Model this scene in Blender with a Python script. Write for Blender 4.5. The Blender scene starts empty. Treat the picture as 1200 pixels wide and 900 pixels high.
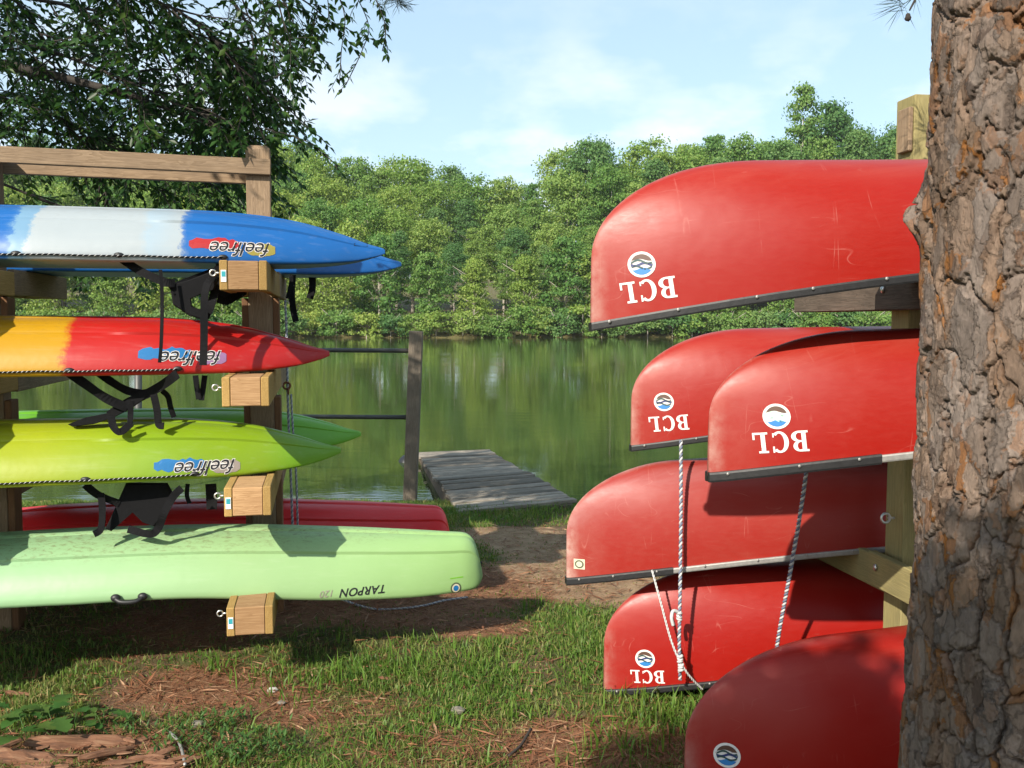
import bpy, bmesh, math, random
import numpy as np
from mathutils import Vector, Matrix, noise
from mathutils.bvhtree import BVHTree

random.seed(7); rng = np.random.default_rng(7)
SC = bpy.context.scene
COL = SC.collection
R = math.radians

# ------------------------------------------------------------------ camera
F = 1100.0                       # focal length in pixels of the 1200 px wide photograph
EYE = Vector((0, 0, 1.8))
PITCH = math.atan(74.0 / F)      # horizon at row 376
cam_d = bpy.data.cameras.new('camera'); cam = bpy.data.objects.new('camera', cam_d); COL.objects.link(cam)
cam.location = EYE; cam.rotation_euler = (math.pi/2 - PITCH, 0, 0)
cam_d.sensor_width = 36.0; cam_d.lens = 36.0 * F / 1200.0
cam_d.clip_start = 0.05; cam_d.clip_end = 3000
SC.camera = cam
SC.render.resolution_x = 1024; SC.render.resolution_y = 768

# ------------------------------------------------------------------ light
SUN = Vector((0.58, 1.0, -0.78)).normalized()          # direction the light travels
EL = math.asin(-SUN.z); ROT = math.atan2(-SUN.x, -SUN.y) % (2*math.pi)
W = bpy.data.worlds.new('World'); SC.world = W; W.use_nodes = True
wn = W.node_tree.nodes; wl = W.node_tree.links; wn.clear()
w_out = wn.new('ShaderNodeOutputWorld'); w_bg = wn.new('ShaderNodeBackground'); sky = wn.new('ShaderNodeTexSky')
sky.sky_type = 'NISHITA'; sky.sun_disc = False; sky.sun_elevation = EL; sky.sun_rotation = ROT
sky.air_density = 1.0; sky.dust_density = 1.6; sky.ozone_density = 1.2; sky.altitude = 200
w_bg.inputs['Strength'].default_value = 0.14
tc = wn.new('ShaderNodeTexCoord'); mp = wn.new('ShaderNodeMapping'); mp.inputs['Scale'].default_value = (1, 1, 2.2)
mp.inputs['Location'].default_value = (0.42, 0.1, 0.9)
nz = wn.new('ShaderNodeTexNoise'); nz.inputs['Scale'].default_value = 7.5; nz.inputs['Detail'].default_value = 7; nz.inputs['Roughness'].default_value = 0.55
cr = wn.new('ShaderNodeValToRGB'); cr.color_ramp.elements[0].position = 0.45; cr.color_ramp.elements[1].position = 0.66
sep = wn.new('ShaderNodeSeparateXYZ'); br = wn.new('ShaderNodeMapRange'); br.inputs[1].default_value = 0.34; br.inputs[2].default_value = 0.14
ml = wn.new('ShaderNodeMath'); ml.operation = 'MULTIPLY'; ml2 = wn.new('ShaderNodeMath'); ml2.operation = 'MULTIPLY'; ml2.inputs[1].default_value = 0.8
mx = wn.new('ShaderNodeMixRGB'); mx.inputs[2].default_value = (6.0, 6.1, 6.2, 1)
veil = wn.new('ShaderNodeMixRGB'); veil.inputs[0].default_value = 0.5; veil.inputs[2].default_value = (3.3, 4.5, 5.2, 1)
wl.new(tc.outputs['Generated'], mp.inputs[0]); wl.new(mp.outputs[0], nz.inputs['Vector']); wl.new(nz.outputs[0], cr.inputs[0])
wl.new(tc.outputs['Generated'], sep.inputs[0]); wl.new(sep.outputs['Z'], br.inputs[0])
wl.new(cr.outputs[0], ml.inputs[0]); wl.new(br.outputs[0], ml.inputs[1]); wl.new(ml.outputs[0], ml2.inputs[0])
wl.new(ml2.outputs[0], mx.inputs[0]); wl.new(sky.outputs[0], veil.inputs[1]); wl.new(veil.outputs[0], mx.inputs[1]); wl.new(mx.outputs[0], w_bg.inputs[0]); wl.new(w_bg.outputs[0], w_out.inputs[0])

sun_d = bpy.data.lights.new('sun', 'SUN'); sun_d.energy = 5.0; sun_d.angle = R(0.55); sun_d.color = (1.0, 0.92, 0.80)
sun = bpy.data.objects.new('sun', sun_d); COL.objects.link(sun); sun.rotation_euler = SUN.to_track_quat('-Z', 'Y').to_euler(); sun.location = (-5, -20, 12)
vs = SC.view_settings; vs.view_transform = 'Standard'; vs.look = 'None'; vs.exposure = 0.62; vs.gamma = 1.0; vs.use_curve_mapping = False

# ------------------------------------------------------------------ geometry helpers
CP, SP = math.cos(PITCH), math.sin(PITCH)
def ray(px, py):
    a = (px - 600) / F; b = (450 - py) / F
    return Vector((a, CP + b*SP, -SP + b*CP))
def at(px, py, d):
    r = ray(px, py); return EYE + r * (d / r.y)
def on_plane(px, py, p, n):
    r = ray(px, py); return EYE + r * ((p - EYE).dot(n) / r.dot(n))

def gz(x, y):
    def lerp(a, b, t): t = max(0, min(1, t)); t = t*t*(3-2*t); return a + (b-a)*t
    if y < 110:
        z = lerp(0, -0.10, (y-6)/3.2) + lerp(0, -0.34, (y-9.2)/2.6) + lerp(0, -1.6, (y-11.4)/6)
    else:
        z = lerp(-2.1, 0.35, (y-116 - 3*math.sin(x*0.05) - 1.5*math.sin(x*.23))/9) + max(0, y-127)*0.07 + max(0, x-20)*max(0, min(1, (y-130)/40))*0.10
        z = min(z, 26)
    return z
def gzn(x, y):
    z = gz(x, y)
    if y < 14: z += 0.022*noise.noise((x*1.1, y*1.1, 0)) + 0.009*noise.noise((x*6, y*6, 3))
    return z
def on_ground(px, py):
    z = 0
    for _ in range(8):
        r = ray(px, py); k = (z - EYE.z) / r.z; p = EYE + r*k; z = gz(p.x, p.y)
    return p

PM = {}
def setp(o, parent):
    o.parent = parent; o.matrix_parent_inverse = PM.get(parent.name, parent.matrix_basis).inverted()
def meta(o, label=None, cat=None, group=None, kind=None):
    if label: o['label'] = label
    if cat: o['category'] = cat
    if group: o['group'] = group
    if kind: o['kind'] = kind
    return o
def thing(name, label, cat, loc=(0, 0, 0), rz=0, group=None):
    o = bpy.data.objects.new(name, None); COL.objects.link(o); o.location = loc; o.rotation_euler = (0, 0, rz)
    o.empty_display_size = 0.1
    PM[o.name] = Matrix.Translation(Vector(loc)) @ Matrix.Rotation(rz, 4, 'Z')
    return meta(o, label, cat, group)
def child_local(o, parent):          # mesh already in the parent's local space
    o.parent = parent
def link(name, me, mat=None, parent=None, local=False):
    o = bpy.data.objects.new(name, me); COL.objects.link(o)
    if mat is not None: me.materials.clear(); me.materials.append(mat)
    if parent is not None:
        if local: o.parent = parent
        else: setp(o, parent)
    return o
def smooth(me, on=True):
    me.polygons.foreach_set('use_smooth', [on]*len(me.polygons))
class MB:
    def __init__(s): s.v = []; s.f = []
    def add(s, vs, fs):
        b = len(s.v); s.v += [tuple(v) for v in vs]; s.f += [tuple(i+b for i in f) for f in fs]
    def tube(s, pts, rad, n=8, cap=True, flat=None):
        pts = [Vector(p) for p in pts]; m = len(pts)
        if not hasattr(rad, '__len__'): rad = [rad]*m
        vs = []; up = None
        for i, p in enumerate(pts):
            t = (pts[min(i+1, m-1)] - pts[max(i-1, 0)]).normalized()
            if up is None: up = Vector((0, 0, 1)) if abs(t.z) < .9 else Vector((1, 0, 0))
            a = (up - t*up.dot(t)).normalized(); b = t.cross(a); up = a
            for k in range(n):
                an = 2*math.pi*k/n; vs.append(p + (a*math.cos(an) + b*math.sin(an))*rad[i])
        fs = [(i*n+k, i*n+(k+1) % n, (i+1)*n+(k+1) % n, (i+1)*n+k) for i in range(m-1) for k in range(n)]
        if cap: fs += [tuple(range(n-1, -1, -1)), tuple((m-1)*n+k for k in range(n))]
        s.add(vs, fs)
    def ribbon(s, pts, side, width, th=0.004):
        pts = [Vector(p) for p in pts]; m = len(pts); side = Vector(side).normalized(); vs = []
        if not hasattr(width, '__len__'): width = [width]*m
        for i, p in enumerate(pts):
            t = (pts[min(i+1, m-1)] - pts[max(i-1, 0)]).normalized()
            sd = (side - t*side.dot(t)).normalized(); nn = t.cross(sd)
            for a, b in ((-1, -1), (1, -1), (1, 1), (-1, 1)): vs.append(p + sd*a*width[i]/2 + nn*b*th/2)
        fs = [(i*4+k, i*4+(k+1) % 4, (i+1)*4+(k+1) % 4, (i+1)*4+k) for i in range(m-1) for k in range(4)]
        fs += [(3, 2, 1, 0), tuple((m-1)*4+k for k in range(4))]
        s.add(vs, fs)
    def box(s, lo, hi):
        x0, y0, z0 = lo; x1, y1, z1 = hi
        s.add([(x0,y0,z0),(x1,y0,z0),(x1,y1,z0),(x0,y1,z0),(x0,y0,z1),(x1,y0,z1),(x1,y1,z1),(x0,y1,z1)],
              [(3,2,1,0),(4,5,6,7),(0,1,5,4),(1,2,6,5),(2,3,7,6),(3,0,4,7)])
    def sphere(s, c, r, n=8, m=6, sc=(1,1,1), rough=0):
        c = Vector(c); vs = [c + Vector((0,0,r*sc[2]))]; 
        for j in range(1, m):
            th = math.pi*j/m
            for i in range(n):
                ph = 2*math.pi*i/n; q = 1 + rough*random.uniform(-1, 1)
                vs.append(c + Vector((r*sc[0]*q*math.sin(th)*math.cos(ph), r*sc[1]*q*math.sin(th)*math.sin(ph), r*sc[2]*q*math.cos(th))))
        vs.append(c - Vector((0,0,r*sc[2]))); last = len(vs)-1
        fs = [(0, 1+i, 1+(i+1) % n) for i in range(n)]
        fs += [(1+j*n+i, 1+(j+1)*n+i, 1+(j+1)*n+(i+1) % n, 1+j*n+(i+1) % n) for j in range(m-2) for i in range(n)]
        fs += [(last, 1+(m-2)*n+(i+1) % n, 1+(m-2)*n+i) for i in range(n)]
        s.add(vs, fs)
    def torus(s, c, axis, R0, r, n=14, m=6):
        c = Vector(c); ax = Vector(axis).normalized(); a = ax.orthogonal().normalized(); b = ax.cross(a); vs = []
        for i in range(n):
            t = 2*math.pi*i/n; d = a*math.cos(t)+b*math.sin(t)
            for k in range(m):
                p = 2*math.pi*k/m; vs.append(c + d*(R0 + r*math.cos(p)) + ax*r*math.sin(p))
        s.add(vs, [(i*m+k, ((i+1) % n)*m+k, ((i+1) % n)*m+(k+1) % m, i*m+(k+1) % m) for i in range(n) for k in range(m)])
    def build(s, name, mat, parent=None, local=False, sm=True):
        me = bpy.data.meshes.new(name); me.from_pydata(s.v, [], s.f); me.update()
        if sm: smooth(me)
        return link(name, me, mat, parent, local)
def spline(pts, n):
    pts = [Vector(p) for p in pts]; out = []
    for i in range(len(pts)-1):
        p0 = pts[max(i-1, 0)]; p1 = pts[i]; p2 = pts[i+1]; p3 = pts[min(i+2, len(pts)-1)]
        for k in range(n):
            t = k/n
            out.append(0.5*((2*p1) + (p2-p0)*t + (2*p0-5*p1+4*p2-p3)*t*t + (3*p1-p0-3*p2+p3)*t**3))
    out.append(pts[-1]); return out
def board(name, p0, p1, w, h, mat, parent=None, side=None, bevel=0.004, chamfer=0):
    """a sawn board from p0 to p1; w across 'side', h across the third axis; the grain runs along local x"""
    p0 = Vector(p0); p1 = Vector(p1); d = p1-p0; L = d.length; t = d.normalized()
    if side is None: side = Vector((0, 0, 1)).cross(t) if abs(t.z) < .9 else Vector((0, -1, 0))
    sd = Vector(side); sd = (sd - t*sd.dot(t)).normalized(); up = t.cross(sd)
    bm = bmesh.new(); bmesh.ops.create_cube(bm, size=1)
    for v in bm.verts: v.co = Vector((v.co.x*L, v.co.y*w, v.co.z*h))
    if chamfer:
        f = [e for e in bm.edges if all(v.co.x > 0 for v in e.verts)]
        bmesh.ops.bevel(bm, geom=f, offset=chamfer, segments=1, affect='EDGES')
    if bevel: bmesh.ops.bevel(bm, geom=[e for e in bm.edges], offset=bevel, segments=1, affect='EDGES')
    me = bpy.data.meshes.new(name); bm.to_mesh(me); bm.free()
    o = bpy.data.objects.new(name, me); COL.objects.link(o); me.materials.append(mat)
    M = Matrix((( t.x, sd.x, up.x, 0), (t.y, sd.y, up.y, 0), (t.z, sd.z, up.z, 0), (0, 0, 0, 1)))
    o.matrix_basis = Matrix.Translation((p0+p1)/2) @ M
    if parent is not None: setp(o, parent)
    PM[o.name] = o.matrix_basis.copy()
    return o
def sub(o, parent):                   # sub-part under a board (parent itself parented)
    o.parent = parent; o.matrix_parent_inverse = PM[parent.name].inverted()

# ------------------------------------------------------------------ materials
class NT:
    def __init__(s, name):
        s.m = bpy.data.materials.new(name); s.m.use_nodes = True; s.n = s.m.node_tree.nodes; s.l = s.m.node_tree.links
        s.b = s.n['Principled BSDF']; s.out = s.n['Material Output']
    def new(s, t, **kw):
        nd = s.n.new(t)
        for k, v in kw.items(): setattr(nd, k, v)
        return nd
    def coords(s, scale=(1,1,1), kind='Object', loc=(0,0,0)):
        c = s.new('ShaderNodeTexCoord'); m = s.new('ShaderNodeMapping'); m.inputs['Scale'].default_value = scale; m.inputs['Location'].default_value = loc
        s.l.new(c.outputs[kind], m.inputs[0]); return m.outputs[0]
    def noise(s, vec, scale, detail=5, rough=.55, dist=0):
        n = s.new('ShaderNodeTexNoise'); n.inputs['Scale'].default_value = scale; n.inputs['Detail'].default_value = detail
        n.inputs['Roughness'].default_value = rough; n.inputs['Distortion'].default_value = dist
        if vec is not None: s.l.new(vec, n.inputs['Vector'])
        return n.outputs[0]
    def ramp(s, fac, stops):
        r = s.new('ShaderNodeValToRGB'); e = r.color_ramp.elements
        while len(e) < len(stops): e.new(0.5)
        for i, (p, c) in enumerate(stops):
            e[i].position = p; e[i].color = (c, c, c, 1) if not hasattr(c, '__len__') else (*c, 1)
        s.l.new(fac, r.inputs[0]); return r.outputs[0]
    def mix(s, fac, a, b, mode='MIX'):
        m = s.new('ShaderNodeMixRGB', blend_type=mode)
        for i, v in enumerate((fac, a, b)):
            if hasattr(v, 'is_linked') or hasattr(v, 'links'): s.l.new(v, m.inputs[i])
            elif hasattr(v, '__len__'): m.inputs[i].default_value = (*v, 1)
            else: m.inputs[i].default_value = v if i == 0 else (v, v, v, 1)
        return m.outputs[0]
    def math(s, op, a, b=None):
        m = s.new('ShaderNodeMath', operation=op)
        for i, v in enumerate((a, b)):
            if v is None: continue
            if hasattr(v, 'links'): s.l.new(v, m.inputs[i])
            else: m.inputs[i].default_value = v
        return m.outputs[0]
    def bump(s, h, strength, dist=0.01, normal=None):
        b = s.new('ShaderNodeBump'); b.inputs['Strength'].default_value = strength; b.inputs['Distance'].default_value = dist
        s.l.new(h, b.inputs['Height'])
        if normal: s.l.new(normal, b.inputs['Normal'])
        return b.outputs[0]
    def base(s, c):
        if hasattr(c, 'links'): s.l.new(c, s.b.inputs['Base Color'])
        else: s.b.inputs['Base Color'].default_value = (*c, 1)
    def rough(s, c):
        if hasattr(c, 'links'): s.l.new(c, s.b.inputs['Roughness'])
        else: s.b.inputs['Roughness'].default_value = c
    def normal(s, n): s.l.new(n, s.b.inputs['Normal'])

def plain(name, c, rough=.6, metal=0, var=.15, bump=0.0):
    t = NT(name); v = t.coords(); n = t.noise(v, 60, 4)
    t.base(t.mix(n, [x*(1-var) for x in c], [min(1, x*(1+var)) for x in c])); t.rough(rough); t.b.inputs['Metallic'].default_value = metal
    if bump: t.normal(t.bump(n, bump, .002))
    return t.m
def wood(name, c1, c2, c3, rough=.75, vary=.3):
    t = NT(name); oi = t.new('ShaderNodeObjectInfo')
    v0 = t.coords((1, 1, 1)); off = t.new('ShaderNodeVectorMath', operation='ADD'); sc = t.new('ShaderNodeVectorMath', operation='SCALE')
    comb = t.new('ShaderNodeCombineXYZ')
    for i in range(3): t.l.new(oi.outputs['Random'], comb.inputs[i])
    sc.inputs['Scale'].default_value = 37; t.l.new(comb.outputs[0], sc.inputs[0]); t.l.new(v0, off.inputs[0]); t.l.new(sc.outputs[0], off.inputs[1])
    m = t.new('ShaderNodeMapping'); m.inputs['Scale'].default_value = (1.2, 14, 14); t.l.new(off.outputs[0], m.inputs[0])
    big = t.noise(m.outputs[0], 2.0, 3, .5, 1.2)
    m2 = t.new('ShaderNodeMapping'); m2.inputs['Scale'].default_value = (4, 150, 150); t.l.new(off.outputs[0], m2.inputs[0])
    fine = t.noise(m2.outputs[0], 1.5, 4, .6)
    rings = t.math('FRACT', t.math('MULTIPLY', big, 7.0)); rings = t.ramp(rings, [(0, .2), (.7, .9), (.95, 1.0), (1, .2)])
    col = t.mix(rings, c1, c2); col = t.mix(t.ramp(fine, [(.35, 0), (.7, .6)]), col, c3)
    blot = t.noise(off.outputs[0], 5, 4); col = t.mix(t.ramp(blot, [(.4, 0), (.75, .55)]), col, c3)
    val = t.math('ADD', t.math('MULTIPLY', oi.outputs['Random'], vary), 1-vary/2)
    hs = t.new('ShaderNodeHueSaturation'); t.l.new(val, hs.inputs['Value']); t.l.new(col, hs.inputs['Color'])
    t.base(hs.outputs[0]); t.rough(rough); t.b.inputs['Specular IOR Level'].default_value = .12; t.normal(t.bump(fine, .5, .004)); return t.m
def leafmat(name, cA, cB, cC=None, trans=.35, rough=.5, vary=.25, patch=None):
    t = NT(name); g = t.new('ShaderNodeNewGeometry'); oi = t.new('ShaderNodeObjectInfo')
    col = t.ramp(g.outputs['Random Per Island'], [(0, cA), (.8, cB), (1, cC or cB)])
    if patch: col = t.mix(t.math('MULTIPLY', t.ramp(t.noise(t.coords(), 1.9, 5, .65), [(.45, 0), (.70, .75)]), t.ramp(g.outputs['Random Per Island'], [(.1, 0), (.9, 1)])), col, patch)
    hs = t.new('ShaderNodeHueSaturation')
    t.l.new(t.math('ADD', t.math('MULTIPLY', oi.outputs['Random'], 2*vary), 1-vary), hs.inputs['Value'])
    t.l.new(t.math('ADD', t.math('MULTIPLY', oi.outputs['Random'], -.05), .525), hs.inputs['Hue'])
    t.l.new(col, hs.inputs['Color']); col = hs.outputs[0]
    t.base(col); t.rough(rough); t.b.inputs['Specular IOR Level'].default_value = .3
    tr = t.new('ShaderNodeBsdfTranslucent'); t.l.new(t.mix(1.0, col, (1.15, 1.1, .55), 'MULTIPLY'), tr.inputs[0])
    ms = t.new('ShaderNodeMixShader'); ms.inputs[0].default_value = trans
    t.l.new(t.b.outputs[0], ms.inputs[1]); t.l.new(tr.outputs[0], ms.inputs[2]); t.l.new(ms.outputs[0], t.out.inputs[0]); return t.m

M = {}
M['wood_weather'] = wood('weathered wood', (.20,.135,.08), (.33,.235,.15), (.15,.105,.07))
M['wood_new'] = wood('fresh lumber', (.27,.155,.072), (.46,.29,.15), (.24,.13,.06), .75, .5)
M['wood_yellow'] = wood('yellow pine board', (.34,.21,.07), (.46,.30,.11), (.28,.17,.055), .75, .5)
M['wood_red'] = wood('stained post', (.16,.08,.04), (.22,.12,.06), (.10,.05,.03))
M['wood_green'] = wood('treated pine', (.25,.21,.085), (.34,.285,.125), (.17,.15,.075))
M['wood_grey'] = wood('silvered planks', (.17,.145,.115), (.33,.29,.235), (.10,.085,.068), .95, .8)
M['wood_dark'] = wood('old dark wood', (.10,.075,.055), (.17,.13,.10), (.06,.05,.04), .85)
M['wood_post'] = wood('greyed post', (.17,.14,.105), (.29,.24,.185), (.11,.09,.07), .9)
M['black'] = plain('black webbing', (.009,.009,.010), .9, 0, .3, .4); M['black'].node_tree.nodes['Principled BSDF'].inputs['Specular IOR Level'].default_value = .12
M['black_vinyl'] = plain('black vinyl', (.012,.012,.013), .5, 0, .6, .3)
M['alu'] = plain('aluminium rail', (.33,.32,.30), .5, .5, .35)
M['steel'] = plain('zinc steel', (.55,.55,.53), .35, .9, .2)
M['pipe'] = plain('grey pipe', (.07,.07,.065), .5, .3, .3)
M['tag'] = plain('white tag', (.75,.78,.78), .6); M['tag_teal'] = plain('teal print', (.02,.28,.33), .6)
t = NT('white print'); t.base(t.ramp(t.noise(t.coords(), 70, 6, .75), [(.30, (.30,.12,.10)), (.42, (.62,.59,.56)), (.8, (.70,.68,.65))])); t.rough(.55); M['white'] = t.m; M['ink'] = plain('black print', (.012,.012,.014), .45)
M['rope_w'] = plain('white strand', (.48,.48,.47), .8, 0, .2, .5); M['rope_b'] = plain('blue strand', (.13,.15,.21), .8, 0, .3, .5)
M['rope_g'] = plain('grey strand', (.22,.24,.30), .8, 0, .2, .5)
M['stone_pale'] = plain('pale scrap', (.42,.40,.37), .8); M['stone_grey'] = plain('grey stone', (.17,.15,.12), .9, 0, .3)
M['rust'] = plain('rusty shackle', (.20,.075,.035), .7, .4, .4)
for nm, c in (('brown', (.075,.033,.018)), ('dgreen', (.010,.05,.045)), ('navy', (.015,.025,.12)), ('lblue', (.015,.16,.42)), ('seafoam', (.45,.75,.55)),
              ('p_red', (.33,.012,.012)), ('p_yel', (.26,.22,.04)), ('p_blue', (.010,.13,.33)), ('p_lil', (.24,.13,.26)), ('p_grey', (.26,.22,.19)), ('olive', (.07,.09,.05)), ('cream', (.55,.50,.36))):
    M[nm] = plain('print '+nm, c, .5, 0, .1)

def canoe_mat(name, red, fade, wear, rough, k=0):
    sh_ = (k*1.7+.3, k*2.9, k*4.3); t = NT(name); v = t.coords(loc=sh_); L = t.coords((1.6, 30, 30), loc=sh_); oi = t.new('ShaderNodeObjectInfo')
    streak = t.noise(L, 2.2, 6, .65, .4); blotch = t.noise(v, 2.3, 5, .6); scr = t.math('ABSOLUTE', t.math('SUBTRACT', t.noise(t.coords((.22, 3.4, 3.4), loc=sh_), 3.0, 1, .4, .15), .5))
    scr2 = t.math('ABSOLUTE', t.math('SUBTRACT', t.noise(t.coords((4.5, .7, .55), loc=sh_), 2.4, 1, .4, .2), .5))
    col = t.mix(t.ramp(blotch, [(.35, 0), (.75, .55)]), red, fade)
    col = t.mix(t.ramp(streak, [(.45, 0), (.75, .45)]), col, fade)
    m1 = t.ramp(scr, [(0, .9), (.004, 0)]); m2 = t.ramp(scr2, [(0, .9), (.005, 0)]); m3 = t.ramp(t.noise(v, 8, 4), [(.52, 0), (.68, .42)])
    col = t.mix(t.math('MULTIPLY', t.math('MAXIMUM', m1, m2), m3), col, (.50, .22, .18))
    # scuffed stem: the end that is dragged over the bank is rubbed pale along its edge
    at_ = t.new('ShaderNodeAttribute'); at_.attribute_name = 'stem'
    w = t.math('MULTIPLY', at_.outputs['Fac'], t.ramp(t.noise(v, 14, 6, .7), [(.30, .15), (.62, 1)]))
    col = t.mix(t.math('MULTIPLY', w, wear), col, (.44, .30, .25))
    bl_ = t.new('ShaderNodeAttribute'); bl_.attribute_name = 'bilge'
    bw = t.math('MULTIPLY', bl_.outputs['Fac'], t.ramp(t.noise(t.coords((1.2, 6, 6), loc=sh_), 1.6, 7, .7, .8), [(.32, .1), (.68, .75)]))  # pale bilge band: bleached wear plus a sky highlight put into the colour
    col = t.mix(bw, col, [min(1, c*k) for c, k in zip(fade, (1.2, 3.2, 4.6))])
    t.base(col); t.rough(t.mix(streak, rough-.06, rough+.14)); t.b.inputs['Specular IOR Level'].default_value = .30
    t.normal(t.bump(t.noise(v, 3.0, 3), .25, .02, t.bump(streak, .06, .003))); return t.m
A_ = ((.255,.0065,.003), (.265,.015,.007), .6, .36); B_ = ((.25,.0055,.003), (.26,.010,.005), .4, .34)
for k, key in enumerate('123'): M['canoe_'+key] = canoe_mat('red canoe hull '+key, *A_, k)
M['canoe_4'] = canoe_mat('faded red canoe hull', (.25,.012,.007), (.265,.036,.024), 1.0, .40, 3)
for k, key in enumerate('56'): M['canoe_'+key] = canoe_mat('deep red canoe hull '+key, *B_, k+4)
M['canoe_in'] = plain('canoe lining', (.30,.28,.24), .6)

def kayak_mat(name, stops, rough=.36, dirt=.25, ragged=.10):
    """molded colour zones along local x; stops = [(x, colour), ...] """
    t = NT(name); c = t.new('ShaderNodeTexCoord'); s = t.new('ShaderNodeSeparateXYZ'); t.l.new(c.outputs['Object'], s.inputs[0])
    v = t.coords()
    w = t.math('ADD', s.outputs[0], t.math('MULTIPLY', t.math('SUBTRACT', t.noise(v, 9, 7, .7), .5), ragged*3))
    lo, hi = -2.4, 2.4; f = t.math('DIVIDE', t.math('SUBTRACT', w, lo), hi-lo)
    col = t.ramp(f, [((x-lo)/(hi-lo), cc) for x, cc in stops])
    streak = t.noise(t.coords((1.5, 25, 25)), 2, 5); big = t.noise(v, 3, 4)
    col = t.mix(t.ramp(big, [(.3, 0), (.8, .18)]), col, t.mix(1, col, (.8, .8, .8), 'MULTIPLY'))
    up = t.new('ShaderNodeSeparateXYZ'); t.l.new(c.outputs['Object'], up.inputs[0])
    dm = t.math('MULTIPLY', t.ramp(t.noise(t.coords((4, 9, 9)), 7, 8, .75, .4), [(.51, 0), (.61, dirt)]), t.ramp(up.outputs[2], [(.17, 0), (.25, 1)]))
    col = t.mix(dm, col, (.12, .085, .035)); col = t.mix(t.ramp(streak, [(.55, 0), (.8, .06)]), col, (.6, .6, .55))
    t.base(col); t.rough(t.mix(streak, rough, rough+.16)); t.normal(t.bump(t.noise(v, 240, 2), .05, .001, t.bump(big, .2, .03))); return t.m

M['grassblade'] = leafmat('grass blades', (.055,.135,.018), (.12,.22,.038), (.30,.27,.10), .35, .5, .05, (.34,.26,.12))
M['tallgrass'] = leafmat('tall grass', (.065,.155,.020), (.125,.24,.038), (.19,.25,.06), .4, .45, .1)
M['straw'] = leafmat('pine straw', (.12,.05,.022), (.28,.13,.06), (.42,.29,.17), .1, .7, .05)
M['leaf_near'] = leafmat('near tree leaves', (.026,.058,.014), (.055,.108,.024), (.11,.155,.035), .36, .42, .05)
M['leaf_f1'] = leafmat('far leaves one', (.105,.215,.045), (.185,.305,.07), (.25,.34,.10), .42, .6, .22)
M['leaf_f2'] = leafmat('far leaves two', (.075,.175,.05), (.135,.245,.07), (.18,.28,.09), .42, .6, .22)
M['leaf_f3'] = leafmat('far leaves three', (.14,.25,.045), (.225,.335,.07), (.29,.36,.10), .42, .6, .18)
M['needle'] = leafmat('pine needles', (.014,.026,.012), (.03,.05,.022), None, .1, .5, .1)
M['bark_far'] = plain('far bark', (.34,.30,.25), .9, 0, .4); M['bark_near'] = plain('twig bark', (.034,.028,.023), .9, 0, .3)
M['weed'] = leafmat('weed leaves', (.035,.085,.018), (.07,.14,.03), None, .3, .45, .1)

# ground: colour mixed from masks held on the vertices
t = NT('soil and litter'); v = t.coords()
at_ = t.new('ShaderNodeAttribute'); at_.attribute_name = 'cover'; ss = t.new('ShaderNodeSeparateColor'); t.l.new(at_.outputs['Color'], ss.inputs[0])
n1 = t.noise(v, 9, 8, .65); n2 = t.noise(v, 60, 6, .7); n3 = t.noise(v, 2.2, 5)
soil = t.mix(n2, (.07,.045,.028), (.20,.13,.08)); lit = t.mix(t.ramp(n2, [(.3, 0), (.7, 1)]), (.12,.055,.03), (.32,.18,.10))
path = t.mix(t.ramp(n1, [(.3, 0), (.7, 1)]), (.20,.125,.07), (.37,.255,.155)); green = t.mix(n2, (.05,.06,.018), (.13,.13,.05))
fz = lambda x: t.ramp(t.math('ADD', x, t.math('MULTIPLY', t.math('SUBTRACT', n1, .5), .9)), [(.35, 0), (.65, 1)])
col = t.mix(fz(ss.outputs[2]), soil, lit); col = t.mix(fz(ss.outputs[1]), col, path); col = t.mix(fz(ss.outputs[0]), col, green)
t.base(col); t.rough(.95); t.b.inputs['Specular IOR Level'].default_value = .15
t.normal(t.bump(n2, .8, .02)); M['ground'] = t.m
# lake
t = NT('lake water'); v = t.coords((1, 1, 1)); t.base((.042,.060,.016)); t.rough(.035); t.b.inputs['IOR'].default_value = 1.33
w1 = t.noise(t.coords((.55, 1.6, 1)), 1.4, 4, .55); w2 = t.noise(t.coords((.25, .8, 1)), .35, 2); w3 = t.noise(t.coords((1.5, 3.5, 1)), 3.2, 3)
h = t.math('ADD', t.math('MULTIPLY', w1, .6), t.math('ADD', t.math('MULTIPLY', w2, 1.5), t.math('MULTIPLY', w3, .22)))
gust = t.ramp(t.noise(t.coords((.06, .35, 1)), 1.0, 3), [(.45, .35), (.65, 1)])
bp = t.new('ShaderNodeBump'); bp.inputs['Distance'].default_value = .008; t.l.new(gust, bp.inputs['Strength']); t.l.new(h, bp.inputs['Height']); t.normal(bp.outputs[0])
M['water'] = t.m
# bark of the pine
t = NT('pine bark'); v = t.coords(); at_ = t.new('ShaderNodeAttribute'); at_.attribute_name = 'bark'; ss = t.new('ShaderNodeSeparateColor'); t.l.new(at_.outputs['Color'], ss.inputs[0])
n1 = t.noise(t.coords((1, 1, .40)), 30, 10, .78, .6); n2 = t.noise(t.coords((1, 1, .35)), 120, 5, .65)
g = t.mix(n1, (.09,.066,.053), (.29,.228,.186)); o = t.mix(n1, (.13,.064,.034), (.28,.15,.082)); d = t.mix(n1, (.05,.036,.028), (.145,.105,.084))
col = t.mix(t.ramp(ss.outputs[0], [(.25, 0), (.6, 1)]), d, g); col = t.mix(t.ramp(t.math('ADD', ss.outputs[1], t.math('MULTIPLY', t.math('SUBTRACT', n1, .5), .5)), [(.68, 0), (.84, .75)]), col, o)
col = t.mix(t.ramp(n2, [(.3, .35), (.6, 0)]), col, (.05,.04,.035))
t.base(col); t.rough(.92); t.b.inputs['Specular IOR Level'].default_value = .2; 
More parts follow.
